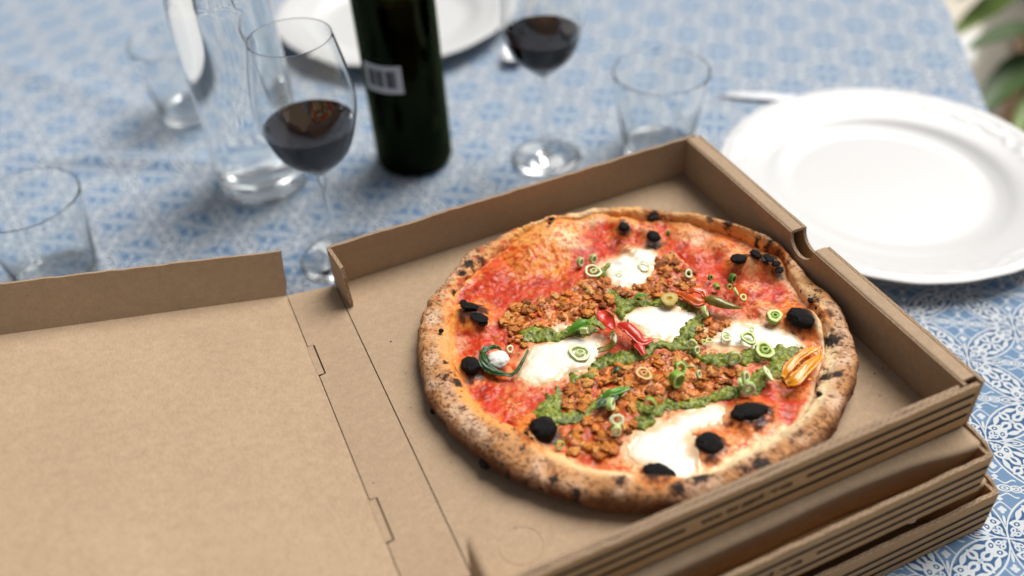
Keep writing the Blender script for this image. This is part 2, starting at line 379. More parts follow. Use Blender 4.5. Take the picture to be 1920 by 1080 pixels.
def rollprof():
    pts = []
    xo, xi = W + .0021, XI + .0003
    for a in np.linspace(0, 90, 7): pts.append((xo - .0025 + .0025 * math.cos(math.radians(a)), H - .0025 + .0025 * math.sin(math.radians(a))))
    for a in np.linspace(90, 180, 7): pts.append((xi + .0025 + .0025 * math.cos(math.radians(a)), H - .0025 + .0025 * math.sin(math.radians(a))))
    pts += [(xi + .0022, H - .0026), (xo - .0022, H - .0026)]
    return pts
strip('wall_rim', rollprof(), .0006, NY0, box); strip('wall_rim', rollprof(), NY1, -D + .0060, box)
# lid, tilted up to the left about the fold, with its raised flap
tl = math.atan(.0441 / .195); ct, sn_ = math.cos(tl), math.sin(tl)
LW = .335
lid_poly = [(-.0002, .0065), (-LW, .0065), (-LW, -D - .004), (-.0002, -D - .004)]
for a_, b_ in tabs: board('lid_tab', [(XF - .0006, a_ - .0012), (XT - .0007, a_ - .0012), (XT - .0007, b_ + .0004), (XF - .0006, b_ + .0004)], (0, 0, .0004), (1, 0, 0), (0, 1, 0), TH, box)
lid = board('lid', lid_poly, (XF, 0, .0), (ct, 0, -sn_), (0, 1, 0), TH, box)
# tabs of the lid stay level with it; flap rises from the far edge, leaning out a little
FH = .0385
flap = [(-LW, 0), (-.0005, 0), (.0003, .012), (-.001, .020), (-.0025, FH)] + [(x, FH + .0005 * float(noise(x * 200, 7.7))) for x in np.linspace(-.006, -LW, 40)]
board('lid_flap', flap, (XF, .0060, -.0006), (ct, 0, -sn_), (sn_ * .97, .24, ct * .97), .0026, box, label='raised flap along the far edge of the lid')
# crumbs of char dust on the floor are added with the pizza
parent_keep(box)

# ------------------------------------------------------------------ the two closed boxes below
def closed_box(dx, y_front, z_bot, h, lab, txt, seed):
    x1 = W + dx; x0 = x1 - W; yb = y_front + D + .004
    r = empty('pizza_box', ((x0 + x1) / 2, (y_front + yb) / 2, z_bot), label=lab, cat='pizza box', group='stacked cardboard pizza boxes')
    zt = z_bot + h
    mats = (M_card2, M_edge)
    board('box_floor', [(x0, y_front + .004), (x1 - .004, y_front + .004), (x1 - .004, yb - .004), (x0, yb - .004)], (0, 0, z_bot + TH + .0004), (1, 0, 0), (0, 1, 0), TH, r, mats)
    board('front_wall', wavy(x0, x1, z_bot + .0002, zt - .003, seed=seed, amp=.0008), (0, y_front, 0), (1, 0, 0), (0, 0, 1), .0026, r, mats)
    board('right_wall', [(-yb, z_bot + .0004), (-y_front - .0004, z_bot + .0004), (-y_front - .0004, zt - .0045), (-yb, zt - .0035)], (x1, 0, 0), (0, -1, 0), (0, 0, 1), -.0024, r, mats)
    board('back_wall', [(x0, z_bot + .0004), (x1, z_bot + .0004), (x1, zt - .004), (x0, zt - .004)], (0, yb, 0), (1, 0, 0), (0, 0, 1), .0026, r, mats)
    board('left_wall', [(-yb, z_bot + .0004), (-y_front - .003, z_bot + .0004), (-y_front - .003, zt - .004), (-yb, zt - .004)], (x0, 0, 0), (0, -1, 0), (0, 0, 1), .0024, r, mats)
    # rolled inner side panel: its open end shows at the corner
    board('side_roll', [(-yb, z_bot + .004), (-y_front - .030, z_bot + .004), (-y_front - .030, zt - .006), (-yb, zt - .006)], (x1 - .007, 0, 0), (0, -1, 0), (0, 0, 1), .0022, r, mats)
    # lid with soft ridge, tucked front flap; sheet swept along x, sagging between the corners
    nx, yr = 60, y_front + .0185
    prof = [(yb - .001, 0), (yb - .06, 0), (y_front + .12, 0), (yr + .03, .0002), (yr + .010, .0002)]
    for a in np.linspace(92, 4, 8): prof.append((yr + .0036 - .0040 * math.cos(math.radians(a)), -.0040 + .0040 * math.sin(math.radians(a))))
    prof += [(yr + .0002, -.010), (yr + .0012, -.020), (yr + .0022, -.033)]
    prof = np.array(prof)
    xs = np.linspace(x0 - .001, x1 + .0006, nx); k = len(prof)
    V = np.zeros((2, nx, k, 3))
    end = np.exp(-((xs - x1) / .035) ** 2)          # ridge runs out towards the corner
    for s in (0, 1):
        off = s * .0022
        V[s, :, :, 0] = xs[:, None]
        fr = sstep(y_front + .10, yr, prof[:, 0])
        V[s, :, :, 1] = prof[None, :, 0] - (end * .0085)[:, None] * fr[None, :] + (.0012 * noise(xs * 18, seed))[:, None] * fr[None] + off * (prof[None, :, 1] < -.003)
        V[s, :, :, 2] = zt - .0008 + prof[None, :, 1] + (.0014 * noise(xs * 14, seed + 3))[:, None] * fr[None] - off * (prof[None, :, 1] >= -.003) - .0022 * (end)[:, None] * fr[None]
    Fa = grid_faces(nx, k); n1 = nx * k
    F = np.vstack([Fa[:, ::-1], Fa + n1]).tolist()
    for i in range(nx - 1): F.append([i * k + k - 1, (i + 1) * k + k - 1, n1 + (i + 1) * k + k - 1, n1 + i * k + k - 1]); F.append([(i + 1) * k, i * k, n1 + i * k, n1 + (i + 1) * k])
    for j in range(k - 1):
        for i in (0, nx - 1):
            q = [i * k + j, i * k + j + 1, n1 + i * k + j + 1, n1 + i * k + j]; F.append(q)
    me = bpy.data.meshes.new('lid'); me.from_pydata(V.reshape(-1, 3).tolist(), [], F); me.update()
    bm = bmesh.new(); bm.from_mesh(me); bmesh.ops.recalc_face_normals(bm, faces=bm.faces); bm.to_mesh(me); bm.free()
    me.polygons.foreach_set("use_smooth", np.array([len(p.vertices) == 4 and p.index < 2 * len(Fa) for p in me.polygons]))
    link('lid', me, M_card, r)
    # side strip of the lid, folding down over the right wall and pinched at the corner
    board('lid_side', [(-yb, zt - .013), (-y_front - .020, zt - .013), (-y_front - .0015, zt - .0075), (-y_front - .009, zt - .0022), (-y_front - .020, zt - .0005), (-yb, zt - .0005)],
          (x1 + .0032, 0, 0), (0, -1, 0), (0, 0, 1), -.0022, r, mats)
    cr = crv([(x1 + .002, y_front + .016, zt - .003), (x1 - .001, y_front + .010, zt - .006), (x1 - .0015, y_front + .004, zt - .0065)], 6)
    tube('corner_crease', cr, np.linspace(.0012, .0009, len(cr)), M_card2, r, 6)
    zs = (.0262, .0172, .0080)
    front_print(r, y_front, z_bot, zs, txt, x0, x1)
    parent_keep(r); return r
t2 = (onY(1372, 1077, -.349)[0], onY(1511, 1027, -.349)[0] )
closed_box(.0012, -.349, -.0425, .0395, 'closed cardboard pizza box in the middle of the stack, directly below the open box', (t2[0] - .012, t2[1]), 11.)
b3 = closed_box(.0158, -.3545, -.0855, .0415, 'closed cardboard pizza box at the bottom of the stack, resting on the blue cloth', (t2[0] - .01, t2[1] + .012), 17.)
# pale crescent of a thumb slot on the bottom box's lid
pa, pb = U(1678, 978, -.0435), U(1725, 963, -.0435)
def crescent(pa, pb, w, z, parent):
    n = 16; d = pb[:2] - pa[:2]; L = np.linalg.norm(d); d = d / L; nn = np.array([d[1], -d[0]])
    up = [pa[:2] + d * L * t + nn * w * .35 * math.sin(math.pi * t) for t in np.linspace(0, 1, n)]
    lo = [pa[:2] + d * L * t + nn * w * 1.35 * math.sin(math.pi * t) for t in np.linspace(0, 1, n)]
    V = [(p[0], p[1], z) for p in up + lo]; F = [(i, i + n, i + 1 + n, i + 1) for i in range(n - 1)]
    me = bpy.data.meshes.new('thumb_slot'); me.from_pydata(V, [], F); me.update(); o = link('thumb_slot', me, simple('pale_paper_edge', lin(206, 200, 186), .8), parent); o.matrix_parent_inverse = parent.matrix_world.inverted(); return o
crescent(pa, pb, .0035, -.0432, b3)
# ------------------------------------------------------------------ THE PIZZA
PC = np.array([.1705, -.1715])
def resample(pts, zfun, n=720, sm=5):
    W_ = []
    for p in pts:
        q = U(p[0], p[1], p[2]); W_.append((math.atan2(q[1] - PC[1], q[0] - PC[0]), math.hypot(q[0] - PC[0], q[1] - PC[1])))
    W_.sort(); a = np.array([w[0] for w in W_]); r = np.array([w[1] for w in W_])
    th = np.linspace(-np.pi, np.pi, n, endpoint=False)
    R = np.interp(th, np.r_[a - 2 * np.pi, a, a + 2 * np.pi], np.r_[r, r, r])
    k = np.exp(-np.linspace(-2, 2, 2 * sm + 1) ** 2); k /= k.sum(); Rp = np.r_[R[-sm:], R, R[:sm]]
    return th, np.convolve(Rp, k, 'valid')
OUT = [(1175, 387, .017), (1250, 393, .017), (1330, 409, .017), (1400, 433, .016), (1450, 459, .015), (1500, 506, .014), (1545, 552, .013), (1582, 600, .012), (1603, 650, .011), (1606, 700, .010), (1598, 745, .009), (1575, 795, .008), (1535, 850, .007), (1470, 895, .006), (1400, 930, .005), (1320, 957, .004), (1200, 967, .004), (1100, 958, .004), (1010, 935, .004), (930, 892, .005), (885, 855, .006), (843, 812, .007), (810, 765, .008), (792, 710, .010), (785, 650, .011), (793, 590, .012), (820, 548, .013), (850, 510, .014), (872, 482, .014), (920, 455, .015), (960, 430, .017), (1010, 408, .019), (1080, 395, .017), (1130, 387, .017)]
INN = [(855, 545, .014), (850, 600, .013), (849, 650, .013), (858, 700, .013), (884, 752, .013), (922, 790, .013), (960, 808, .013), (1000, 828, .013), (1040, 848, .013), (1080, 872, .013), (1130, 887, .013), (1200, 896, .013), (1280, 903, .013), (1340, 888, .013), (1382, 860, .013), (1425, 836, .013), (1465, 812, .013), (1502, 790, .013), (1524, 750, .013), (1535, 700, .013), (1545, 650, .013), (1530, 600, .013), (1506, 560, .014), (1478, 520, .014), (1455, 478, .016), (1415, 448, .017), (1370, 432, .017), (1300, 416, .018), (1230, 404, .018), (1150, 398, .018), (1080, 406, .018), (1030, 420, .018), (960, 446, .018), (905, 488, .016), (875, 520, .015)]
TH_, RO = resample(OUT, 0); _, RI = resample(INN, 0)
def Ro(th): return np.interp(th, np.r_[TH_ - 2 * np.pi, TH_, TH_ + 2 * np.pi], np.r_[RO, RO, RO])
def Ri(th): return np.interp(th, np.r_[TH_ - 2 * np.pi, TH_, TH_ + 2 * np.pi], np.r_[RI, RI, RI])
BUMPS = [(1040, 440, 62, 10), (985, 475, 42, 6), (930, 505, 26, 4), (1170, 418, 30, 9), (1215, 428, 20, 6), (1120, 405, 30, 4), (1178, 462, 18, 7), (1395, 492, 30, 11), (1440, 492, 34, 10), (1350, 455, 28, 7), (1290, 425, 30, 4),
         (885, 590, 36, 9), (880, 685, 24, 5), (1000, 806, 32, 6), (1410, 772, 38, 6), (1333, 832, 32, 6), (1235, 885, 32, 4), (1505, 592, 30, 9), (1530, 610, 22, 6), (1408, 538, 22, 4), (1434, 570, 24, 4), (1310, 470, 24, 3), (1165, 480, 14, 2), (900, 640, 20, 2)]
BW = [(U(a, b, .017)[:2], r * .00039, h * .001) for a, b, r, h in BUMPS]
def bumps(x, y):
    z = 0
    for c, r, h in BW:
        d = np.hypot(x - c[0], y - c[1]) / r; z = z + h * np.exp(-(d ** 2.6) * 1.1)
    return z
def base_h(x, y):
    return .0105 + .0011 * fbm(x, y, .3, 60, 3) + .0007 * fbm(x, y, 1.3, 230, 2) + bumps(x, y)
# colour blobs: px, py, radius px, colour, strength
CREAM, ORG, DORG, RED, DRED, PINK, BRN = (248, 222, 176), (238, 158, 66), (206, 104, 28), (204, 62, 2), (156, 34, 0), (226, 118, 44), (168, 88, 22)
PAINT = [(1040, 440, 66, (244, 190, 124), .95), (990, 450, 40, (242, 180, 104), .9), (975, 490, 42, (236, 150, 72), .8), (1030, 485, 50, (240, 160, 60), .85), (930, 500, 26, (226, 112, 60), .7), (1065, 455, 30, CREAM, .5), (1000, 418, 30, CREAM, .6), (1100, 402, 40, CREAM, .8),
         (1170, 412, 36, (240, 186, 118), .95), (1215, 430, 24, (240, 180, 140), .8), (1178, 462, 20, (214, 160, 108), 1), (1290, 425, 40, (240, 180, 110), .8), (1320, 448, 30, CREAM, .6), (1350, 455, 32, (232, 160, 100), .85), (1400, 470, 40, (240, 190, 130), .85), (1398, 500, 30, (238, 180, 130), .85), (1450, 505, 30, (226, 150, 80), .8),
         (1255, 480, 22, ORG, .5), (1410, 535, 20, (244, 186, 140), .8), (1434, 570, 24, (240, 170, 120), .8), (1310, 470, 26, (236, 150, 110), .6), (1500, 560, 30, ORG, .7), (1530, 610, 26, (236, 160, 80), .85), (1535, 655, 20, ORG, .5),
         (885, 590, 42, (240, 166, 86), .85), (860, 640, 22, CREAM, .4), (895, 640, 30, RED, .4), (875, 700, 24, ORG, .6), (900, 610, 14, RED, .5), (1010, 795, 34, (236, 150, 70), .8), (975, 815, 24, ORG, .7), (1060, 850, 26, (232, 140, 80), .5), (1160, 880, 40, (238, 150, 70), .7), (1210, 880, 30, CREAM, .6), (1230, 860, 40, (242, 220, 180), .5), (1280, 900, 30, CREAM, .7),
         (1330, 860, 36, (246, 206, 150), .9), (1370, 850, 40, CREAM, .8), (1420, 825, 30, CREAM, .7), (1310, 830, 24, ORG, .6), (1400, 790, 26, ORG, .6), (1370, 815, 26, (236, 150, 90), .7), (1460, 800, 20, CREAM, .6), (1490, 720, 34, ORG, .7), (1530, 700, 22, ORG, .6),
         (1180, 700, 150, (186, 96, 34), .6), (1100, 560, 70, (176, 88, 32), .6), (1020, 575, 60, (190, 84, 34), .55), (1250, 520, 55, (188, 98, 36), .6), (1300, 690, 90, (180, 92, 34), .6), (1120, 800, 60, (186, 96, 36), .55), (1200, 690, 30, (226, 128, 36), .6), (1130, 845, 40, (190, 100, 40), .5), (1330, 590, 40, (190, 90, 40), .5),
         (1010, 680, 70, (238, 196, 140), .45), (1170, 505, 50, (242, 200, 150), .5), (1420, 635, 95, (240, 190, 140), .6), (1255, 600, 80, (230, 180, 120), .5), (1250, 830, 90, (244, 208, 150), .55), (930, 665, 30, (236, 150, 100), .6),
         (1345, 625, 50, (242, 205, 160), .7), (1300, 650, 20, (240, 160, 100), .6)]
def paint(x, y, col, z=.012):
    for a, b, r, c, s in PAINT:
        q = U(a, b, .014)[:2]; rr = r * .00039
        d = np.hypot(x - q[0], y - q[1]) / rr
        w = s * (1 - sstep(.55, 1.25, d + .35 * W_N))[:, None]
        col = col * (1 - w) + np.array(lin(*c)) * w
    return col
CHEESE = [[(1133, 512), (1125, 494), (1142, 484), (1165, 478), (1180, 480), (1200, 464), (1224, 462), (1231, 480), (1220, 508), (1214, 524), (1192, 540), (1160, 536), (1142, 526)],
          [(1162, 594), (1182, 580), (1206, 572), (1232, 568), (1275, 573), (1306, 580), (1316, 596), (1296, 608), (1276, 632), (1262, 640), (1240, 634), (1214, 628), (1196, 612), (1172, 606)],
          [(1340, 616), (1352, 606), (1385, 602), (1425, 606), (1468, 616), (1500, 634), (1508, 648), (1480, 652), (1440, 652), (1400, 648), (1360, 646), (1330, 644), (1330, 626)],
          [(972, 702), (986, 674), (1002, 648), (1034, 634), (1088, 628), (1126, 630), (1126, 650), (1104, 686), (1070, 694), (1044, 708), (1012, 716), (986, 712)],
          [(1172, 834), (1194, 812), (1218, 798), (1250, 788), (1290, 766), (1345, 757), (1364, 772), (1352, 790), (1322, 798), (1300, 812), (1298, 840), (1318, 868), (1312, 890), (1280, 898), (1248, 892), (1206, 874), (1184, 852)],
          [(1022, 612), (1046, 604), (1082, 604), (1072, 616), (1040, 622)]]
def poly_sd(px, x, y, z0=.0125):
    P = np.array([U(a, b, z0)[:2] for a, b in px]); n = len(P); d = np.full(x.shape, 1e9); inside = np.zeros(x.shape, bool)
    for i in range(n):
        a, b = P[i], P[(i + 1) % n]; e = b - a; w = np.stack([x - a[0], y - a[1]], -1)
        t = np.clip((w @ e) / (e @ e), 0, 1); q = w - t[..., None] * e; d = np.minimum(d, np.hypot(q[..., 0], q[..., 1]))
        c = ((a[1] > y) != (b[1] > y)) & (x < (b[0] - a[0]) * (y - a[1]) / (b[1] - a[1] + 1e-15) + a[0]); inside ^= c
    return np.where(inside, d, -d)
# --- sauce and baked face: dense grid inside the crust
RES = .00055
gx = np.arange(PC[0] - .152, PC[0] + .152, RES); gy = np.arange(PC[1] - .152, PC[1] + .152, RES)
X, Y = np.meshgrid(gx, gy, indexing='ij'); TT = np.arctan2(Y - PC[1], X - PC[0]); RR = np.hypot(X - PC[0], Y - PC[1]); LIM = Ri(TT) + .004
ins = RR < LIM
def grid_mesh(name, X, Y, ins, zf, cf, matl, parent, zcut=None):
    idx = -np.ones(X.shape, int); idx[ins] = np.arange(ins.sum()); x, y = X[ins], Y[ins]
    z = zf(x, y); col = cf(x, y, z)
    q = ins[:-1, :-1] & ins[1:, :-1] & ins[1:, 1:] & ins[:-1, 1:]
    F = np.stack([idx[:-1, :-1][q], idx[1:, :-1][q], idx[1:, 1:][q], idx[:-1, 1:][q]], -1)
    return link(name, fastmesh(name, np.c_[x, y, z], F, True, col), matl, parent)
pizza = empty('pizza', (PC[0], PC[1], 0), label='round baked pizza with charred crust, red sauce, mozzarella, pesto and sausage', cat='pizza')
def sauce_z(x, y):
    th = np.arctan2(y - PC[1], x - PC[0]); d = Ri(th) - np.hypot(x - PC[0], y - PC[1])
    return base_h(x, y) + .0028 * np.exp(-np.clip(d + .003, 0, 1) / .005) - .0015 * sstep(.001, -.004, d)
def sauce_c(x, y, z):
    global W_N
    W_N = fbm(x, y, 7.7, 190, 4)
    n1 = fbm(x, y, 2.2, 120, 4); n2 = fbm(x, y, 5.2, 500, 3); n3 = fbm(x, y, 9.2, 70, 3)
    col = np.tile(lin(*RED), (len(x), 1))
    def mixc(c, w):
        nonlocal col; col = col * (1 - w[:, None]) + np.array(lin(*c)) * w[:, None]
    mixc(DRED, sstep(.05, .5, n1) * .75); mixc(PINK, sstep(.1, .5, -n1 + .25 * n2) * .7); mixc(ORG, sstep(.15, .5, n3) * .35); mixc((232, 84, 46), sstep(.2, .5, n2) * .6)
    col = paint(x, y, col)
    mixc((206, 62, 18), sstep(.26, .36, fbm(x, y, 11.1, 400, 3)) * .75); mixc((238, 152, 104), sstep(.34, .46, fbm(x, y, 12.1, 360, 3)) * .35); mixc((150, 78, 26), sstep(.38, .46, fbm(x, y, 13.1, 300, 3)) * .6)
    W2 = fbm(x, y, 4.4, 330, 3); mixc(RED, sstep(.22, .42, W2) * .55); mixc(BRN, sstep(.3, .6, -W2) * .25); mixc(CREAM, sstep(.4, .6, n2 * .6 + .6 * n3) * .4)
    for c_ in CHEESE:
        b_ = np.array([U(p[0], p[1], .0125)[:2] for p in c_]); m_ = (x > b_[:, 0].min() - .012) & (x < b_[:, 0].max() + .012) & (y > b_[:, 1].min() - .012) & (y < b_[:, 1].max() + .012)
        sd_ = poly_sd(c_, x[m_], y[m_]) + .0045 * n1[m_]; w_ = (sstep(-.0065, .001, sd_) * .85)[:, None]; col[m_] = col[m_] * (1 - w_) + np.array(lin(244, 208, 166)) * w_
    col = scorch(x, y, col, .9)
    th = np.arctan2(y - PC[1], x - PC[0]); d = Ri(th) - np.hypot(x - PC[0], y - PC[1])
    e = 1 - sstep(-.001, .006, d + .003 * n1)
    pale = crust_inner(th); col = col * (1 - e[:, None]) + pale * e[:, None]
    return np.clip(col, 0, 1) ** 1.14
SC = [(882, 684, 22, 22), (1018, 803, 28, 25), (1237, 884, 31, 19), (1332, 828, 25, 23), (1408, 770, 36, 24), (1506, 594, 25, 29), (1170, 425, 14, 14), (1226, 442, 17, 17), (1386, 483, 21, 16), (1440, 486, 24, 17), (885, 583, 30, 22), (1462, 505, 12, 12)]
def scorch(x, y, col, k):
    n = fbm(x, y, 15.5, 260, 3)
    for a, b, rx, ry in SC:
        q = U(a, b, .018)[:2]; d = np.hypot((x - q[0]) / (rx * .00038), (y - q[1]) / (ry * .00044)) + .5 * n
        for lo, hi, c, s_ in ((1.25, 1.9, (228, 138, 60), .7), (.95, 1.4, (132, 62, 24), .8), (.7, 1.15, (36, 24, 18), .95)):
            w = ((1 - sstep(lo, hi, d)) * s_ * k).reshape(col.shape[:-1] + (1,)); col = col * (1 - w) + np.array(lin(*c)) * w
    return col
def crust_inner(th):
    """colour of the dough where it meets the sauce, by direction"""
    fr = sstep(-.2, .9, -np.sin(th - .35))                # near side is creamy
    a = np.array(lin(250, 226, 182)); b = np.array(lin(238, 168, 92))
    return b * (1 - fr[:, None]) + a * fr[:, None]
grid_mesh('sauce', X, Y, ins, sauce_z, sauce_c, M_sauce, pizza)
# --- crust ring
NT, NP = 1700, 104
th = np.linspace(-np.pi, np.pi, NT, endpoint=False)
ro = Ro(th) + .0007 * fbm(np.cos(th) * .15, np.sin(th) * .15, 0, 90, 3); ri = Ri(th) - .0005
wd = ro - ri; ang = np.radians(np.linspace(196, -72, NP))
hh = .0100 + .0030 * fbm(np.cos(th) * .15, np.sin(th) * .15, 3.3, 24, 2) - .0042 * sstep(.4, .95, np.sin(th - .25))
ca, sa = np.cos(ang), np.sin(ang)
cx = (ri + wd * .5)[:, None] + (wd * .5)[:, None] * np.sign(ca) * np.abs(ca) ** .88
cz = .0112 + hh[:, None] * np.where(sa > 0, 1.0, .98) * np.sign(sa) * np.abs(sa) ** .92
low = ang < 0
x = PC[0] + cx * np.cos(th)[:, None]; y = PC[1] + cx * np.sin(th)[:, None]; z = cz.copy()
n_b = fbm(x, y, z, 38, 2); n_m = fbm(x, y, z, 150, 3); n_f = fbm(x, y, z, 620, 3)
disp = (.0022 * n_b + .0009 * n_m) * (1 + 1.3 * sstep(.4, .95, np.sin(th - .25)))[:, None] + .00022 * n_f
nx_, nz_ = ca[None, :], sa[None, :]
x += disp * nx_ * np.cos(th)[:, None]; y += disp * nx_ * np.sin(th)[:, None]; z += disp * nz_
z += bumps(x, y) * np.clip(nz_, 0, 1) * .8
z = np.maximum(z, .0008)
# char: spot list in pixels plus random specks
CH = [(1455, 500, 26), (1462, 480, 18), (1445, 470, 14), (1030, 408, 16), (1062, 400, 8), (1225, 405, 16), (1365, 428, 12), (1330, 418, 8), (1420, 455, 8), (1545, 598, 14), (1524, 575, 10), (1555, 640, 16), (1520, 720, 16), (1545, 713, 10), (1570, 712, 8), (845, 716, 14), (858, 722, 12), (905, 490, 14), (880, 500, 16), (870, 515, 10), (1040, 905, 12), (1150, 865, 8), (985, 820, 18), (975, 812, 10), (1105, 850, 10), (1160, 915, 12), (1080, 930, 14), (1270, 925, 12), (1310, 905, 20), (1420, 880, 20), (1395, 890, 10), (950, 890, 14), (980, 905, 10), (940, 780, 8), (870, 770, 8), (835, 690, 7), (852, 545, 8), (1170, 905, 8), (1500, 822, 8)]
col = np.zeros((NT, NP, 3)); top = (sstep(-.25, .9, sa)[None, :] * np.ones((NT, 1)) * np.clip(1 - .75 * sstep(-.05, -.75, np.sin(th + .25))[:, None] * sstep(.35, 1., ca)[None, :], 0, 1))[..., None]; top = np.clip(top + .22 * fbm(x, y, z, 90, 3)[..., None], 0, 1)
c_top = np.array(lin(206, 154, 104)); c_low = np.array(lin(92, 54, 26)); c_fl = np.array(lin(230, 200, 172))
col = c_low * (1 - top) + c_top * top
fl_w = sstep(-.25, .4, fbm(x, y, z + .5, 55, 3))[..., None] * top * .75
col = col * (1 - fl_w) + c_fl * fl_w
br = sstep(.04, .4, fbm(x, y, z + 1.5, 260, 4))[..., None] * .5; col = col * (1 - br) + np.array(lin(146, 92, 54)) * br
br = sstep(.16, .34, fbm(x * .7 + y * .3, y * .5, z + 2.5, 1000, 3))[..., None] * .75; col = col * (1 - br) + np.array(lin(92, 54, 32)) * br
inner = sstep(.05, -.7, ca)[None, :, None] * sstep(-.4, .2, sa)[None, :, None]; iw = np.clip(inner * (1 + .6 * n_m[..., None]), 0, 1)
ic = crust_inner(th)[:, None, :]; col = col * (1 - iw) + ic * iw
back = sstep(.1, .8, np.sin(th - .2))[:, None, None] * sstep(.2, -.9, ca)[None, :, None]; bw = np.clip(back * (.7 + .8 * n_m[..., None]), 0, 1)
col = col * (1 - bw) + np.array(lin(230, 178, 124)) * bw
sp = sstep(.34, .5, fbm(x, y, z + 4.5, 420, 3))[..., None] * sstep(-.2, .2, fbm(x, y, z, 40, 2))[..., None] * .9
col = col * (1 - sp) + np.array(lin(52, 32, 22)) * sp
for a, b, r in CH:
    q = U(a, b, .016); d = np.sqrt((x - q[0]) ** 2 + (y - q[1]) ** 2) / (r * .00030) + 1.1 * n_m + .9 * n_f
    w = (1 - sstep(.6, 1.0, d))[..., None] * .93; w2 = (1 - sstep(.9, 1.7, d))[..., None] * .5
    col = col * (1 - w2) + np.array(lin(120, 66, 34)) * w2; col = col * (1 - w) + np.array(lin(34, 28, 26)) * w
W_N = fbm(x, y, 7.7, 190, 4).ravel(); pc = paint(x.ravel(), y.ravel(), col.reshape(-1, 3).copy()).reshape(col.shape)
# the far side of the rim is thin and blistered, baked with cheese and sauce right up to the edge
kb = (sstep(.25, .7, np.sin(th - .25))[:, None] * sstep(-.2, .35, sa)[None, :] * np.clip(.92 + .4 * n_m, 0, 1))[..., None]
col = col * (1 - kb) + pc * kb
rs_ = (sstep(.25, .5, fbm(x, y, 8.8, 240, 3)) * sstep(.62, .9, np.sin(th - .25))[:, None] * (sa > 0)[None, :] * .7)[..., None]; col = col * (1 - rs_) + np.array(lin(206, 70, 30)) * rs_
col = scorch(x.ravel(), y.ravel(), col.reshape(-1, 3), .9).reshape(col.shape)
V = np.stack([x, y, z], -1).reshape(-1, 3)
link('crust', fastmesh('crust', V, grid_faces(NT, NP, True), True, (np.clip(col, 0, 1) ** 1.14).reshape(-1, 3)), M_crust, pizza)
# underside disc
lathe('crust_underside', [(0, .0006), (.13, .0006), (.13, .002), (0, .002)], 60, M_crust, pizza, (PC[0], PC[1], 0))

# --- patches laid over the face
def stroke_sd(px, x, y, z0=.014):
    d = np.full(x.shape, 1e9)
    for (a, b) in zip(px[:-1], px[1:]):
        A_, B_ = U(a[0], a[1], z0)[:2], U(b[0], b[1], z0)[:2]; e = B_ - A_; w = np.stack([x - A_[0], y - A_[1]], -1)
        t = np.clip((w @ e) / (e @ e + 1e-12), 0, 1); q = w - t[..., None] * e
        r = (a[2] * (1 - t) + b[2] * t) * .00046
        d = np.minimum(d, np.hypot(q[..., 0], q[..., 1]) - r)
    return -d
def patch(name, px, kind, matl, hgt, soft, colf, nz=.0015, ns=150, res=.0006, rough=0, seed=0, label=None):
    P = np.array([U(p[0], p[1], .013)[:2] for p in px]); m = .012
    gx = np.arange(P[:, 0].min() - m, P[:, 0].max() + m, res); gy = np.arange(P[:, 1].min() - m, P[:, 1].max() + m, res)
    X, Y = np.meshgrid(gx, gy, indexing='ij')
    sd = (poly_sd if kind == 'poly' else stroke_sd)(px, X, Y) + nz * fbm(X, Y, seed, ns, 3)
    ins = sd > -.0009
    def zf(x, y):
        s = sd[ins]; h = np.sqrt(np.clip(s + .0009, 0, None) / soft); h = np.minimum(h, 1) if kind == 'poly' else np.clip(h, 0, 1.3)
        base = sauce_z(x, y)
        smooth = .0105 + .0010 * fbm(x, y, .3, 40, 2) + bumps(x, y)
        k = sstep(0, .003, s); base = base * (1 - k) + smooth * k
        return base - .0005 + hgt * h + (rough * (1.0 * fbm(x, y, seed + 3, 330, 3) + 1.0 * noise(x, y, seed, 130)) * sstep(-.0005, .001, s) if rough else .0003 * fbm(x, y, seed, 120, 2))
    o = grid_mesh(name, X, Y, ins, zf, lambda x, y, z: colf(x, y, sd[ins]), matl, pizza)
    if label: o['label'] = label
    return o
def cheese_c(x, y, s):
    c = np.tile(lin(243, 240, 226), (len(x), 1)); e = (1 - sstep(.0005, .0075, s + .004 * fbm(x, y, 1, 160, 3)))[:, None] * .85
    c = c * (1 - e) + np.array(lin(238, 196, 146)) * e
    n = fbm(x, y, 3, 260, 3); w = sstep(.42, .6, n)[:, None] * .25; c = c * (1 - w) + np.array(lin(228, 190, 130)) * w
    return c
for i, c in enumerate(CHEESE): patch('mozzarella_pool', c, 'poly', M_cheese, .0022, .008, cheese_c, .0026, 120, seed=10 + i)
def pesto_c(x, y, s):
    n = fbm(x, y, 3, 600, 3); n2 = fbm(x, y, 6, 150, 3)
    c = np.tile(lin(134, 146, 34), (len(x), 1))
    for cc, w in (((70, 84, 14), sstep(.05, .45, n) * .8), ((168, 172, 74), sstep(.1, .5, -n) * .8), ((84, 98, 22), sstep(.1, .5, n2) * .6), ((186, 186, 96), sstep(.35, .6, -n + .4 * n2) * .6)):
        c = c * (1 - w[:, None]) + np.array(lin(*cc)) * w[:, None]
    return c ** 1.12
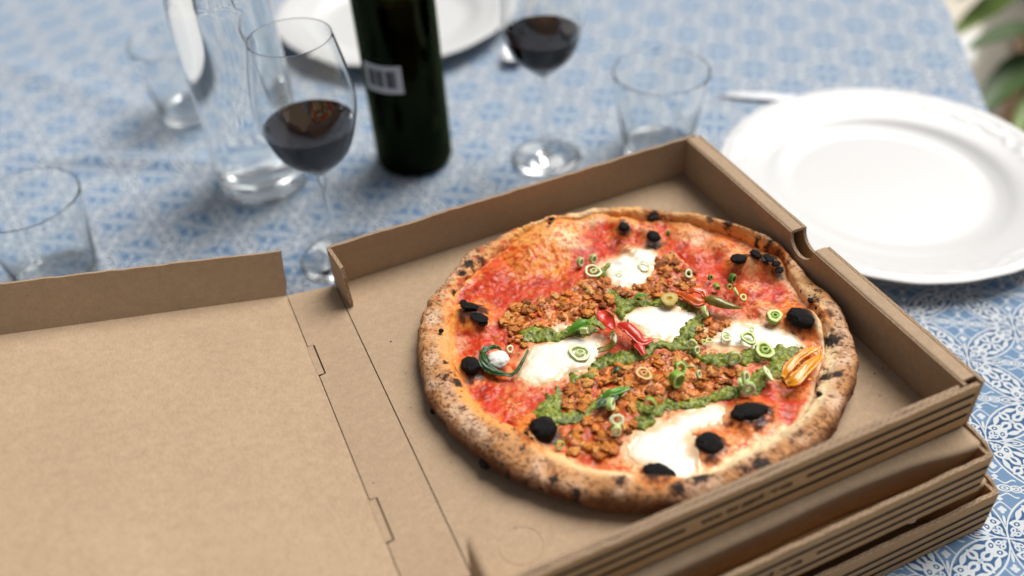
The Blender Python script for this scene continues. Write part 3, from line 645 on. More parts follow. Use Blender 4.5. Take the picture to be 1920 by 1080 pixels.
PESTO = [[(983, 622, 11), (1010, 620, 17), (1042, 624, 12), (1062, 620, 10), (1082, 608, 13), (1108, 598, 12), (1128, 604, 7)],
         [(1146, 540, 8), (1158, 556, 12), (1172, 570, 14), (1162, 590, 7)], [(1172, 566, 10), (1200, 562, 9), (1225, 562, 8), (1250, 556, 9), (1268, 562, 9), (1300, 570, 8)],
         [(1310, 592, 9), (1296, 612, 11), (1282, 626, 12), (1262, 642, 9), (1225, 642, 9), (1206, 648, 12), (1216, 662, 8)],
         [(1112, 688, 9), (1130, 674, 12), (1160, 668, 13), (1196, 662, 9)], [(1282, 640, 8), (1302, 655, 9), (1322, 672, 10), (1360, 672, 12), (1400, 668, 12)],
         [(1390, 664, 12), (1430, 656, 14), (1468, 656, 14), (1490, 652, 10)], [(1470, 660, 12), (1456, 684, 12), (1432, 700, 14), (1412, 716, 14), (1386, 728, 12), (1350, 738, 11), (1318, 744, 9)],
         [(1318, 746, 8), (1290, 754, 7), (1256, 754, 9), (1228, 764, 11), (1210, 784, 12)], [(1112, 700, 8), (1080, 702, 10), (1072, 712, 8)], [(1046, 730, 7), (1040, 742, 10), (1026, 768, 16), (1046, 782, 15), (1072, 776, 11)],
         [(1072, 776, 8), (1100, 768, 9), (1110, 752, 9), (1130, 744, 9), (1160, 736, 7)], [(1205, 702, 6), (1222, 708, 8), (1238, 700, 7)], [(1122, 518, 6), (1130, 506, 7), (1142, 492, 6)], [(1200, 756, 7), (1212, 770, 8)], [(1050, 746, 5), (1040, 760, 6)], [(1180, 590, 4), (1176, 600, 6)],
         [(1272, 672, 5), (1290, 680, 7), (1304, 690, 6)], [(1238, 740, 4), (1250, 748, 5)], [(1090, 622, 6), (1106, 614, 9)]]
for i, c in enumerate(PESTO): patch('pesto', c, 'stroke', M_pesto, .0034, .007, pesto_c, .0050, 220, rough=.0006, seed=30 + i)

# --- sausage crumbs
def lump(name, sub, amp, s, seed, sq=(1, 1, 1)):
    bm = bmesh.new(); bmesh.ops.create_icosphere(bm, subdivisions=sub, radius=1)
    co = np.array([v.co for v in bm.verts]); F = np.array([[v.index for v in f.verts] for f in bm.faces]); bm.free()
    r = 1 + amp * fbm(co[:, 0], co[:, 1], co[:, 2] + seed, s, 3) + amp * .45 * fbm(co[:, 0], co[:, 1], co[:, 2] + seed + 9, s * 3.1, 2)
    co = co * r[:, None] * np.array(sq); return fastmesh(name, co, F, True)
LUMPS = [lump('sausage_crumb', 3, 1.05, 2.1, i * 3.7, (1, .8 + .05 * i, .72)) for i in range(9)]
for m_ in LUMPS: m_.materials.append(M_crumb)
def in_poly(p, poly):
    x, y = p; c = False
    for i in range(len(poly)):
        a, b = poly[i], poly[i - 1]
        if (a[1] > y) != (b[1] > y) and x < (b[0] - a[0]) * (y - a[1]) / (b[1] - a[1]) + a[0]: c = not c
    return c
ZONES = [([(935, 600), (960, 572), (1010, 556), (1060, 545), (1090, 522), (1140, 524), (1168, 548), (1150, 562), (1152, 590), (1110, 602), (1070, 604), (1040, 612), (1000, 610), (962, 622)], 74, 7.5),
         ([(1162, 552), (1160, 536), (1214, 528), (1232, 480), (1262, 472), (1296, 500), (1306, 530), (1260, 548), (1210, 558)], 48, 7.5),
         ([(1100, 702), (1132, 682), (1172, 680), (1210, 664), (1246, 652), (1300, 668), (1330, 690), (1385, 688), (1395, 706), (1350, 730), (1300, 744), (1240, 748), (1196, 758), (1150, 770), (1120, 790), (1080, 790), (1060, 770), (1054, 742), (1078, 716)], 104, 7.5),
         ([(1052, 830), (1070, 800), (1120, 796), (1180, 780), (1206, 790), (1160, 820), (1150, 846), (1110, 852), (1080, 846)], 40, 7.5),
         ([(1318, 600), (1340, 588), (1372, 600), (1350, 625), (1330, 640), (1312, 652), (1302, 636)], 14, 6), ([(950, 612), (975, 632), (1000, 640), (985, 650), (955, 640)], 6, 6)]
ncr = 0
def mince_c(x, y, s_):
    n = fbm(x, y, 3, 420, 3); n2 = fbm(x, y, 6, 110, 3); c = np.tile(lin(206, 114, 26), (len(x), 1))
    for cc, w in (((120, 54, 10), sstep(.05, .4, n) * .9), ((222, 156, 88), sstep(.1, .45, -n) * .8), ((224, 116, 30), sstep(.05, .4, n2) * .7), ((150, 60, 22), sstep(.1, .4, -n2) * .5)):
        c = c * (1 - w[:, None]) + np.array(lin(*cc)) * w[:, None]
    return c ** 1.0
M_mince = vcol("sausage_mince", .3, .45, 700, .0005, .2, rvar=.3, coat=.3)
def worm(x, y, k): return np.abs(fbm(x, y, k, 230, 2))
for i_, (poly, n, rs) in enumerate(ZONES): patch('sausage_mince', poly, 'poly', M_mince, .0014, .006, mince_c, .005, 150, rough=.0020, seed=70 + i_)
PCN = Vector((PC[0], PC[1], 0))
def zat(x, y): return float(sauce_z(np.array([x]), np.array([y]))[0])
for poly, n, rs in ZONES:
    P = np.array(poly); k = 0
    while k < n:
        p = (random.uniform(P[:, 0].min(), P[:, 0].max()), random.uniform(P[:, 1].min(), P[:, 1].max()))
        if not in_poly(p, poly): continue
        if random.random() < .85 and any(math.hypot(p[0] - a_[0] - (b_[0] - a_[0]) * t_, p[1] - a_[1] - (b_[1] - a_[1]) * t_) < a_[2] * .95 for st_ in PESTO for a_, b_ in zip(st_[:-1], st_[1:]) for t_ in (0, .25, .5, .75, 1)): k += .25; continue
        q = U(p[0], p[1], .014); r = random.uniform(.6, 1.6) * rs * .00036 * .84
        o = bpy.data.objects.new('sausage_crumb', LUMPS[ncr % 9]); C.objects.link(o)
        o.location = (q[0], q[1], zat(q[0], q[1]) + .0014 + r * .1); o.scale = (r * random.uniform(.8, 1.3), r, r * random.uniform(.6, .85)); o.rotation_euler = (random.uniform(-.35, .35), random.uniform(-.35, .35), random.uniform(0, 6.3))
        o.parent = pizza; k += 1; ncr += 1

# --- charred blisters
BL = [lump('char_blister', 4, .2, 1.5, 50 + i * 2.3, (1, 1, .9)) for i in range(5)]
for m_ in BL: m_.materials.append(M_char)
def bal(px, py, rx, ry=None, z=.019, rot=0, zr=.8, zo=None):
    q = U(px, py, z); ry = ry or rx; dr_ = math.hypot(q[0] - PC[0], q[1] - PC[1])
    if z < .015: rx, ry = rx * .82, ry * .82; q = np.array([PC[0] + (q[0] - PC[0]) * (1 - .0022 / dr_), PC[1] + (q[1] - PC[1]) * (1 - .0022 / dr_), q[2]])
    o = bpy.data.objects.new('char_blister', BL[random.randrange(5)]); C.objects.link(o)
    o.location = (q[0], q[1], (z if zo is None else zo) - rx * .00013); o.scale = (rx * .00038, ry * .00042, rx * .00038 * zr); o.rotation_euler = (random.uniform(-.2, .2), random.uniform(-.2, .2), rot); o.parent = pizza
    return o
for a in [(882, 681, 18, 18, .0185, 0, .85), (1018, 800, 23, 21, .0195, 0, .9), (1237, 881, 28, 15, .0165, -.75, .55), (1332, 825, 21, 18, .019, 0, .6), (1408, 766, 32, 19, .0185, -.3, .55), (1503, 591, 19, 24, .021, .3, .8),
          (1170, 423, 11, 11, .024), (1226, 440, 13, 14, .020), (1386, 481, 17, 12, .0265, -.3, .5), (1418, 474, 10, 12, .0265, 0, .7), (1442, 482, 9, 12, .0255, 0, .5), (1456, 492, 9, 7, .0235, 0, .5), (1462, 504, 9, 8, .021, 0, .4), (880, 570, 18, 9, .0225, -.5, .35), (898, 592, 13, 17, .021, .5, .3), (868, 565, 8, 6, .021, 0, .4), (906, 604, 10, 6, .019, 0, .4),
          (1536, 578, 6, 9, .020), (1520, 562, 5, 6, .020), (1530, 561, 5, 4, .019), (786, 618, 5, 5, .010), (806, 772, 7, 8, .007), (905, 870, 13, 13, .010, 0, 1), (1016, 911, 13, 12, .0135, 0, .8), (1224, 921, 14, 11, .0145, 0, .7), (1376, 899, 16, 9, .0155, -.3, .6), (1425, 881, 10, 7, .016), (1567, 803, 8, 9, .012), (1496, 823, 6, 6, .019), (1537, 738, 6, 6, .020), (1591, 665, 5, 5, .016), (1602, 737, 6, 6, .010), (827, 619, 5, 5, .020), (848, 717, 9, 7, .018, 0, .4), (1542, 836, 7, 6, .013), (1160, 915, 10, 6, .0155, 0, .5), (988, 814, 7, 7, .017), (996, 822, 5, 5, .017), (950, 893, 8, 7, .012), (1290, 915, 7, 6, .016), (1226, 406, 12, 6, .0225, 0, .4), (1034, 409, 7, 5, .0235, 0, .5), (1030, 418, 4, 3, .0235), (1505, 525, 4, 4, .018), ]:
    bal(*a)
# crumbs of char dust lying on the cardboard
for a, b in [(770, 764), (846, 866), (865, 672), (760, 700), (1640, 700), (1655, 690), (1700, 690), (1640, 640), (733, 640), (1660, 820), (965, 990), (1650, 742), (700, 905)]:
    q = U(a, b, .0003); o = bpy.data.objects.new('char_crumb', BL[0]); C.objects.link(o); s = random.uniform(.0003, .0006); o.location = (q[0], q[1], .0003); o.scale = (s, s, s * .7); o.parent = pizza

# --- spring onion rings
def ring_mesh(name, ro, ri, h, cols, n=36, dx=.12):
    """slice of a hollow stalk: outer wall, inner wall, cut faces, slightly oval and with a second inner layer"""
    prof = [(ri, -h / 2), (ri, h / 2), ((ri + ro) / 2, h / 2 + h * .06), (ro * .96, h / 2), (ro, h * .4), (ro, -h * .4), (ro * .96, -h / 2), (ri, -h / 2)]
    cc = [cols[2], cols[2], cols[1], cols[1], cols[0], cols[0], cols[1], cols[2]]
    th = np.linspace(0, 2 * np.pi, n, endpoint=False); V = []; K = []
    for t in th:
        for (r, z), c in zip(prof, cc):
            w = 1 + .11 * math.sin(2 * t + ro * 9e3) + .06 * math.sin(3 * t + ro * 7e3) + .03 * math.sin(7 * t); V.append((r * w * math.cos(t), r * w * math.sin(t), z)); K.append(lin(*c))
    return fastmesh(name, np.array(V), grid_faces(n, len(prof), True), True, np.array(K))
G1 = [(126, 164, 52), (208, 220, 146), (158, 186, 84)]; G2 = [(172, 196, 108), (230, 234, 194), (196, 210, 140)]; G3 = [(78, 112, 34), (134, 164, 74), (66, 96, 30)]; G4 = [(196, 140, 70), (226, 180, 110), (210, 150, 80)]; G5 = [(198, 214, 130), (236, 240, 204), (214, 226, 160)]
def onion(px, py, r, tilt=0, az=0, h=.45, cols=G1, z=.017, hole=.5, core=False):
    r = r * .92; hole = hole * .97; h = h * .72
    q = U(px, py, z); R_ = r * .00037
    o = link('spring_onion_slice', ring_mesh('spring_onion_slice', R_, R_ * hole, R_ * h, cols), M_onion, pizza)
    o.location = (q[0], q[1], max(z - .0008, zat(q[0], q[1]) + .0010)); o.rotation_euler = (tilt, 0, az)
    if core:
        c = link('spring_onion_core', ring_mesh('spring_onion_core', R_ * .42, R_ * .18, R_ * h * .9, [cols[1], cols[2], cols[0]]), M_onion, o); c.location = (R_ * .05, 0, R_ * .04)
for a in [(1112, 507, 20, 0, 0, .25, G2, .0155, .74, True), (1088, 490, 10, 1.3, .4, 1.2, G2), (1112, 484, 10, 1.3, .2, 1.4, G2), (1208, 497, 14, .2, 0, .2, G5, .0145, .78), (1087, 660, 22, 0, .2, .2, G2, .0145, .72, True), (1452, 592, 17, .25, .5, .8, G1, .018, .5, True),
          (1404, 632, 16, .1, .2, .35, G1, .0165, .62), (1434, 655, 20, .1, -.2, .35, G1, .0175, .6, True), (1362, 629, 12, .15, 0, .25, G2, .0155, .65, True), (1322, 583, 13, 1.15, 1.1, .9, G2, .018, .6), (1253, 436, 7, 1.5, .9, 1.6, G3, .019), (1373, 521, 10, 1.4, .3, 1.5, G3, .017), (1344, 536, 7, 1.5, -.2, 2.4, G1, .016), (1332, 519, 7, 1.2, .5, 1., G3, .016), (1380, 546, 11, 1.1, 1.2, .7, G2, .017), (1368, 536, 7, 1.2, 0, .5, G1, .016), (1394, 556, 8, .3, 0, .4, G1, .016), (1318, 556, 4, .2, 0, .8, G1, .0185),
          (1275, 690, 14, 1.0, .25, .9, G1, .0195, .62), (1269, 709, 16, 1.45, .1, 1.5, G1, .0195, .72), (1291, 512, 10, .6, 0, .6, G2, .017), (1207, 699, 16, .15, .5, .3, G4, .0175, .62, True), (1377, 670, 14, 1.3, -.35, .9, G2, .0185, .7), (1440, 699, 17, .9, 1.3, .35, G5, .019, .3), (1398, 706, 12, 1.1, .5, .8, G2, .019), (1388, 717, 11, 1.3, 1.1, .9, G5, .019), (1404, 727, 14, 1.3, -.5, 1., G2, .019), (1380, 738, 12, 1.4, 1.2, .25, G3, .018, .8), (1218, 757, 14, 1.2, -.6, 1.2, G1, .019, .75), (1157, 786, 13, .8, -.2, .5, G5, .018, .5), (1156, 806, 10, 1.3, -.4, 1.3, G5, .018), (1049, 832, 9, 1.2, .2, .9, G1, .016, .7), (956, 653, 8, .6, 0, .6, G2, .016), (1330, 637, 7, .3, 0, .4, G1, .015), (1320, 640, 6, .5, 0, .5, G1, .016), (1299, 642, 9, 1.2, -.7, 1.3, G2, .018), (1145, 757, 13, 1.3, .9, 1.1, G2, .019, .6), (1410, 616, 6, .2, 0, .4, G1, .0155), (1162, 510, 8, 0, 0, .2, G5, .0145, .7), (1306, 655, 8, 1., .3, 1., G2, .017), (1310, 700, 8, 1.1, .6, .8, G2, .018), (1095, 618, 6, 1.3, .8, 3.5, G5, .0195)]:
    onion(*a)
# --- leaves and pepper pieces
def ribbon(name, pts, wid, matl, zoff=.0, curl=.3, thick=.0006, zlist=None, rip=0, ns=9, label=None):
    """leaf-like or strip-like sheet along measured points; wid px at each point"""
    P = []
    for i, (a, b) in enumerate(pts):
        zz = (zlist[i] if zlist else .018); P.append(U(a, b, zz))
    P = crv(P, 8); n = len(P); w = np.interp(np.linspace(0, 1, n), np.linspace(0, 1, len(wid)), wid) * .00037
    T = np.gradient(P, axis=0); T /= np.linalg.norm(T, axis=1)[:, None]; S = np.cross(T, [0, 0, 1.]); S /= np.linalg.norm(S, axis=1)[:, None]; Nn = np.cross(S, T)
    u = np.linspace(-1, 1, ns); V = P[:, None] + S[:, None] * (w[:, None] * u[None])[..., None] + Nn[:, None] * (w[:, None] * (-curl * (u ** 2)[None] + rip * np.sin(u * 7 + np.linspace(0, 9, n)[:, None])))[..., None]
    V = V + .00035 * fbm(V[..., 0], V[..., 1], V[..., 2], 500, 2)[..., None]
    V2 = V - Nn[:, None] * thick; VV = np.concatenate([V.reshape(-1, 3), V2.reshape(-1, 3)]); m_ = n * ns; Fa = grid_faces(n, ns); F = np.vstack([Fa, Fa[:, ::-1] + m_])
    E = []
    for i in range(n - 1): E += [[i * ns, (i + 1) * ns, m_ + (i + 1) * ns, m_ + i * ns], [(i + 1) * ns + ns - 1, i * ns + ns - 1, m_ + i * ns + ns - 1, m_ + (i + 1) * ns + ns - 1]]
    for j in range(ns - 1): E += [[j + 1, j, m_ + j, m_ + j + 1], [(n - 1) * ns + j, (n - 1) * ns + j + 1, m_ + (n - 1) * ns + j + 1, m_ + (n - 1) * ns + j]]
    me = fastmesh(name, VV, np.vstack([F, np.array(E)]), True); o = link(name, me, matl, pizza)
    if label: o['label'] = label
    return o
ribbon('basil_leaf', [(905, 655), (906, 672), (918, 688), (938, 698), (958, 702)], [5, 9, 9, 7, 3], M_leaf, curl=.5, zlist=[.017, .020, .018, .017, .016], rip=.2, label='dark wilted basil curl')
ribbon('basil_leaf', [(956, 703), (968, 694), (980, 675), (990, 656)], [3, 4, 3, 2], M_leaf, curl=.6, zlist=[.016, .017, .019, .020])
ribbon('basil_leaf', [(903, 660), (914, 650), (930, 649), (940, 655)], [6, 6, 5, 1], M_leaf, curl=.5, rip=.2)
ribbon('basil_leaf', [(1062, 622), (1078, 608), (1096, 600), (1108, 606)], [3, 11, 12, 4], M_leaf2, curl=.7, zlist=[.017, .021, .022, .019], label='bright green leaf over the left cheese pool')
ribbon('basil_leaf', [(1128, 746), (1142, 734), (1160, 729), (1182, 726)], [3, 7, 9, 3], M_leaf2, curl=.5, zlist=[.018, .021, .021, .019], rip=.15)
ribbon('basil_leaf', [(1118, 762), (1130, 752), (1150, 744), (1170, 732)], [4, 9, 8, 3], M_leaf, curl=.3, zlist=[.018, .019, .019, .018], rip=.2)
ribbon('basil_leaf', [(1186, 560), (1200, 550), (1216, 554)], [2, 6, 2], M_leaf2, curl=.6, zlist=[.018, .020, .018])
ribbon('basil_leaf', [(1148, 700), (1156, 692), (1162, 686)], [3, 5, 3], M_leaf, curl=.5, zlist=[.018, .020, .019])
ribbon('red_pepper_strip', [(1126, 582), (1132, 594), (1142, 606), (1150, 616)], [6, 14, 13, 5], M_redpep, curl=-.35, thick=.0012, zlist=[.024, .0235, .020, .018])
ribbon('red_pepper_strip', [(1160, 604), (1176, 608), (1192, 622), (1206, 636), (1222, 634)], [7, 12, 12, 10, 5], M_redpep, curl=.5, thick=.0012, zlist=[.022, .0245, .023, .020, .018])
ribbon('red_pepper_strip', [(1186, 636), (1200, 648), (1208, 664)], [4, 9, 4], M_redpep, curl=.5, thick=.001, zlist=[.017, .019, .017])
ribbon('pepper_skin', [(1142, 626), (1150, 622), (1150, 640), (1140, 650), (1120, 656)], [3, 5, 7, 6, 5], M_olive, curl=.2, thick=.0006, zlist=[.019, .022, .021, .018, .017])
ribbon('tomato_piece', [(1270, 545), (1290, 550), (1310, 560), (1324, 562)], [6, 11, 12, 4], M_orange, curl=.6, thick=.0016, zlist=[.017, .020, .021, .018])
ribbon('tomato_piece', [(1288, 546), (1302, 540), (1318, 544), (1324, 556)], [4, 7, 8, 5], M_orange, curl=.4, thick=.0014, zlist=[.021, .023, .022, .020])
ribbon('tomato_piece', [(1262, 530), (1256, 524), (1248, 530)], [6, 9, 5], M_orange, curl=.5, thick=.001, zlist=[.018, .020, .018])
# olive-green pickled pepper
pts = crv([U(1322, 560, .018), U(1340, 564, .020), U(1362, 572, .019), U(1391, 578, .017)], 8)
tube('pickled_pepper', pts, np.interp(np.linspace(0, 1, len(pts)), [0, .2, .5, .85, 1], [.0022, .0043, .0044, .0022, .0005]), M_olive, pizza, 14, .75)
o = link('yellow_squash_slice', ring_mesh('yellow_squash_slice', .0064, .0003, .0016, [(150, 136, 30), (176, 150, 46), (190, 150, 50)]), M_onion, pizza); q = U(1255, 561, .0165); o.location = q; o.rotation_euler = (.25, .1, 0)
# yellow pepper: a folded loop with ragged flesh
lp = [(1474, 694), (1468, 708), (1480, 718), (1494, 711), (1509, 696), (1524, 682), (1540, 669), (1541, 657), (1524, 652), (1512, 657)]
pp = crv([U(a, b, .0195 + .0015 * math.sin(i * 1.4)) for i, (a, b) in enumerate(lp)], 7)
rr_ = .0026 + .0012 * fbm(pp[:, 0], pp[:, 1], 0, 160, 2)
def yp_c(x, y, s_):
    n = fbm(x, y, 3, 300, 3)[:, None]; return np.array(lin(240, 164, 44)) * (1 - np.clip(n + .3, 0, 1)) + np.array(lin(222, 104, 20)) * np.clip(n + .3, 0, 1)
patch('yellow_pepper_flesh', [(1466, 712), (1470, 690), (1494, 668), (1520, 648), (1544, 652), (1544, 672), (1522, 692), (1500, 716), (1480, 724)], 'poly', vcol('pepper_pulp', .25, .55, 400, .0004, .1, sss=.1, coat=.3), .0046, .004, yp_c, .002, 200, rough=.0022, seed=95)
ribbon('yellow_pepper_strip', [(1474, 717), (1490, 708), (1507, 692), (1522, 678), (1543, 664)], [6, 12, 10, 11, 5], M_yelpep, curl=.55, thick=.0014, zlist=[.020, .023, .0235, .0235, .0215], rip=.12)
ribbon('yellow_pepper_strip', [(1468, 706), (1478, 688), (1494, 670), (1512, 658), (1534, 650)], [4, 8, 7, 8, 4], M_yelpep, curl=.5, thick=.0012, zlist=[.019, .0215, .022, .0225, .021], rip=.14)
for a, b in [(1492, 672), (1500, 668), (1508, 660), (1486, 682), (1496, 682), (1478, 696), (1516, 690), (1506, 706), (1518, 712)]:
    o = bpy.data.objects.new('yellow_pepper_seed', BL[1].copy()); o.data.materials.clear(); o.data.materials.append(M_yelpep); C.objects.link(o); q = U(a, b, .0195); o.location = q; o.scale = (.0016, .0013, .001); o.parent = pizza
o = bpy.data.objects.new('mozzarella_ball', BL[2].copy()); o.data.materials.clear(); o.data.materials.append(simple('fresh_mozzarella', (.82, .8, .72), .3, .5, 90, .05)); C.objects.link(o); o.location = U(934, 674, .0165); o.scale = (.0076, .0076, .0045); o.parent = pizza
parent_keep(pizza)
for c in pizza.children:
    for d in c.children: pass

# ------------------------------------------------------------------ table cloth: printed pattern drawn as an array, then laid on the sheet
TZ = -.086
def tile_image(S=720):
    v = (np.arange(S) + .5) / S * 2 - 1; x, y = np.meshgrid(v, v)           # cell centre origin, nodes at the corners
    ink = np.zeros((S, S)); px = 2.0 / S
    def put(d):
        nonlocal ink; ink = np.maximum(ink, np.clip(.5 - (d - .002) / (2.2 * px), 0, 1))
    def cut(d):
        nonlocal ink; ink = np.minimum(ink, 1 - np.clip(.5 - d / (2.2 * px), 0, 1))
    def ell(X, Y, cx, cy, a, b, rot=0):
        c, s = math.cos(rot), math.sin(rot); u = (X - cx) * c + (Y - cy) * s; w = -(X - cx) * s + (Y - cy) * c
        k = np.sqrt((u / a) ** 2 + (w / b) ** 2); return (k - 1) * min(a, b)
    def drop(X, Y, cx, cy, a, b, rot=0):                                     # pointed oval
        c, s = math.cos(rot), math.sin(rot); u = (X - cx) * c + (Y - cy) * s; w = -(X - cx) * s + (Y - cy) * c
        t = np.clip(u / a, -1, 1); h = b * np.cos(t * np.pi / 2) ** .75 * (1 - .35 * t)
        return np.where(np.abs(u) < a, np.abs(w) - h, np.hypot(np.abs(u) - a, w))
    for q in range(4):                                                       # the four petals on the cell's edges
        X, Y = [(x, y), (y, -x), (-x, -y), (-y, x)][q]
        s, t = X, Y - 1                                                      # t < 0 inside this cell
        edge = np.sqrt(np.clip(2 - s * s, 0, 2)) - 1                         # half width of the petal
        dd = np.abs(t) - edge
        put(np.abs(dd - .012) - .019); 
        for sg in (1, -1):
            for tg in (1, -1):
                A, B = s * sg, t * tg
                put(drop(A, B, .25, 0, .19, .115)); cut(drop(A, B, .26, 0, .10, .04)); put(ell(A, B, .06, 0, .05, .035)); cut(ell(A, B, .06, 0, .02, .012))
                put(drop(A, B, 0, .22, .15, .12, math.pi / 2)); cut(drop(A, B, 0, .22, .08, .04, math.pi / 2)); put(ell(A, B, 0, .06, .03, .045))
                put(drop(A, B, .53, .115, .17, .125, .8)); cut(ell(A, B, .53, .115, .07, .055, .5)); put(ell(A, B, .53, .115, .03, .024))
                put(ell(A, B, .73, .062, .085, .056, -.3)); cut(ell(A, B, .73, .062, .034, .02, -.3))
                put(drop(A, B, .29, .245, .17, .062, -.42)); put(drop(A, B, .13, .30, .09, .03, -.2)); put(drop(A, B, .38, .10, .08, .03, .5)); put(drop(A, B, .84, .022, .09, .018, -.1))
                put(drop(A, B, .56, 0.0, .12, .022))
    r2 = math.sqrt(.5); d = (x - y) * r2; e = (x + y) * r2                    # d: chain diagonal, e: bracket diagonal
    D_, E_ = np.abs(d), np.abs(e)
    for c, a, b in ((.17, .155, .085), (.42, .12, .09)):
        put(np.abs(ell(D_, E_, c, 0, a, b)) - .014); put(ell(D_, E_, c, 0, a * .55, b * .55)); cut(ell(D_, E_, c, 0, a * .25, b * .22))
    put(drop(D_, E_, .80, 0, .24, .085)); cut(drop(D_, E_, .79, 0, .17, .045)); put(ell(D_, E_, .76, 0, .06, .02))
    put(np.abs(drop(D_, E_, .80, 0, .34, .14)) - .013)
    put(np.abs(E_ - (.20 + .05 * np.cos(D_ * 16))) - .017 + 9 * (D_ > .45))
    put(np.abs(E_ - .32 - .07 * D_) + np.abs(D_) * .75 - .062)                # diamonds
    put(np.abs(np.abs(E_ - (.50 - .10 * np.cos(D_ * 12) * (D_ < .27)) - .02) - .0) - .017 + 9 * (D_ > .25))
    for a, b in ((0, .70), (.055, .63), (0, .58)): put(ell(D_, E_, a, b, .042, .042))
    put(ell(D_, E_, 0, .64, .03, .09)); put(drop(E_, D_, .93, 0, .14, .03))
    ink = np.clip(ink, 0, 1)
    f = np.fft.fftfreq(S)[:, None] ** 2 + np.fft.fftfreq(S)[None] ** 2                       # even out the density of the print
    off = np.zeros_like(ink)
    for _ in range(8):
        lum = np.interp(np.clip(ink - off, 0, 1) + .12, (.16, .42, .70), (.10, .30, .66))
        low = np.real(np.fft.ifft2(np.fft.fft2(lum) * np.exp(-2 * (np.pi * .06 * S) ** 2 * f))); off = np.clip(off + 1.2 * (low - low.mean()), -.22, .3)
    return np.clip(ink - off, 0, 1)
ink = tile_image()
S = ink.shape[0]
img = bpy.data.images.new("cloth_print", S, S, alpha=False, float_buffer=False, is_data=True)
buf = np.ones((S, S, 4), np.float32); buf[..., :3] = ink[..., None]; img.pixels.foreach_set(buf.ravel()); img.update(); img.pack()
m, t, b = mat("printed_cotton"); L = t.links; M_cloth = m
uv = N(t, "ShaderNodeUVMap"); uv.uv_map = "UVMap"
im = N(t, "ShaderNodeTexImage"); im.image = img; im.extension = 'REPEAT'; im.interpolation = 'Linear'; L.new(uv.outputs[0], im.inputs[0])
tc = N(t, "ShaderNodeTexCoord")
mp = N(t, "ShaderNodeMapping"); mp.inputs["Rotation"].default_value = (0, 0, .4); L.new(tc.outputs["Object"], mp.inputs[0])
w1 = N(t, "ShaderNodeTexWave", Scale=290.0, Distortion=1.2, Detail=2.0); w1.bands_direction = 'DIAGONAL'; L.new(mp.outputs[0], w1.inputs["Vector"])
w2 = N(t, "ShaderNodeTexWave", Scale=420.0, Distortion=1.0); w2.bands_direction = 'X'; L.new(mp.outputs[0], w2.inputs["Vector"])
wm = N(t, "ShaderNodeMath", operation='ADD'); L.new(w1.outputs[1], wm.inputs[0]); L.new(w2.outputs[1], wm.inputs[1])
nb = N(t, "ShaderNodeTexNoise", Scale=1100.0, Detail=2.0); L.new(tc.outputs["Object"], nb.inputs["Vector"])
thr = N(t, "ShaderNodeMath", operation='MULTIPLY_ADD'); thr.inputs[1].default_value = .12; L.new(w1.outputs[1], thr.inputs[0]); L.new(im.outputs[0], thr.inputs[2])
ad = N(t, "ShaderNodeMath", operation='MULTIPLY_ADD'); ad.inputs[1].default_value = .14; L.new(nb.outputs[0], ad.inputs[0]); L.new(thr.outputs[0], ad.inputs[2])
r = ramp(t, [(.16, lin(46, 86, 130)), (.42, lin(118, 150, 182)), (.70, lin(206, 211, 212))], ad.outputs[0])
wc = ramp(t, [(.0, (.80, .82, .86)), (1, (1.06, 1.06, 1.06))], w1.outputs[1])
mx = N(t, "ShaderNodeMix", data_type='RGBA', blend_type='MULTIPLY'); mx.inputs[0].default_value = 1; L.new(r.outputs[0], mx.inputs[6]); L.new(wc.outputs[0], mx.inputs[7])
L.new(mx.outputs[2], b.inputs["Base Color"]); b.inputs["Roughness"].default_value = .6; b.inputs["Specular IOR Level"].default_value = .2
b.inputs["Sheen Weight"].default_value = .3; b.inputs["Sheen Roughness"].default_value = .2
bump(t, b, wm.outputs[0], .25, .0003)
# frame of the table: origin on its right edge, E along the edge, Q away from it (to the left)
E0 = U(1780, 0, TZ)[:2]; E1 = U(1860, 200, TZ)[:2]
Ed = (E0 - E1) / np.linalg.norm(E0 - E1); Qd = np.array([-Ed[1], Ed[0]])
es = np.linspace(-1.5, 1.6, 420); qs = np.r_[np.linspace(-.42, -.02, 40), np.linspace(-.017, .02, 16), np.linspace(.028, 1.7, 260)]
Eg, Qg = np.meshgrid(es, qs, indexing='ij'); rr = .012
ed = np.where(Qg >= rr, Qg, np.where(Qg > -.007, rr * (1 - np.sin(np.clip((rr - Qg) / (rr * 1.57), 0, 1) * np.pi / 2)), 0))
dz = np.where(Qg >= rr, 0, np.where(Qg > -.007, rr * (1 - np.cos(np.clip((rr - Qg) / (rr * 1.57), 0, 1) * np.pi / 2)), rr + (-.007 - Qg)))
hang = sstep(0, -.3, Qg)
Px = E1[0] + Ed[0] * Eg + Qd[0] * ed - Qd[0] * hang * (.03 + .03 * np.sin(Eg * 17) + .015 * np.sin(Eg * 41)); Py = E1[1] + Ed[1] * Eg + Qd[1] * ed - Qd[1] * hang * (.03 + .03 * np.sin(Eg * 17) + .015 * np.sin(Eg * 41))
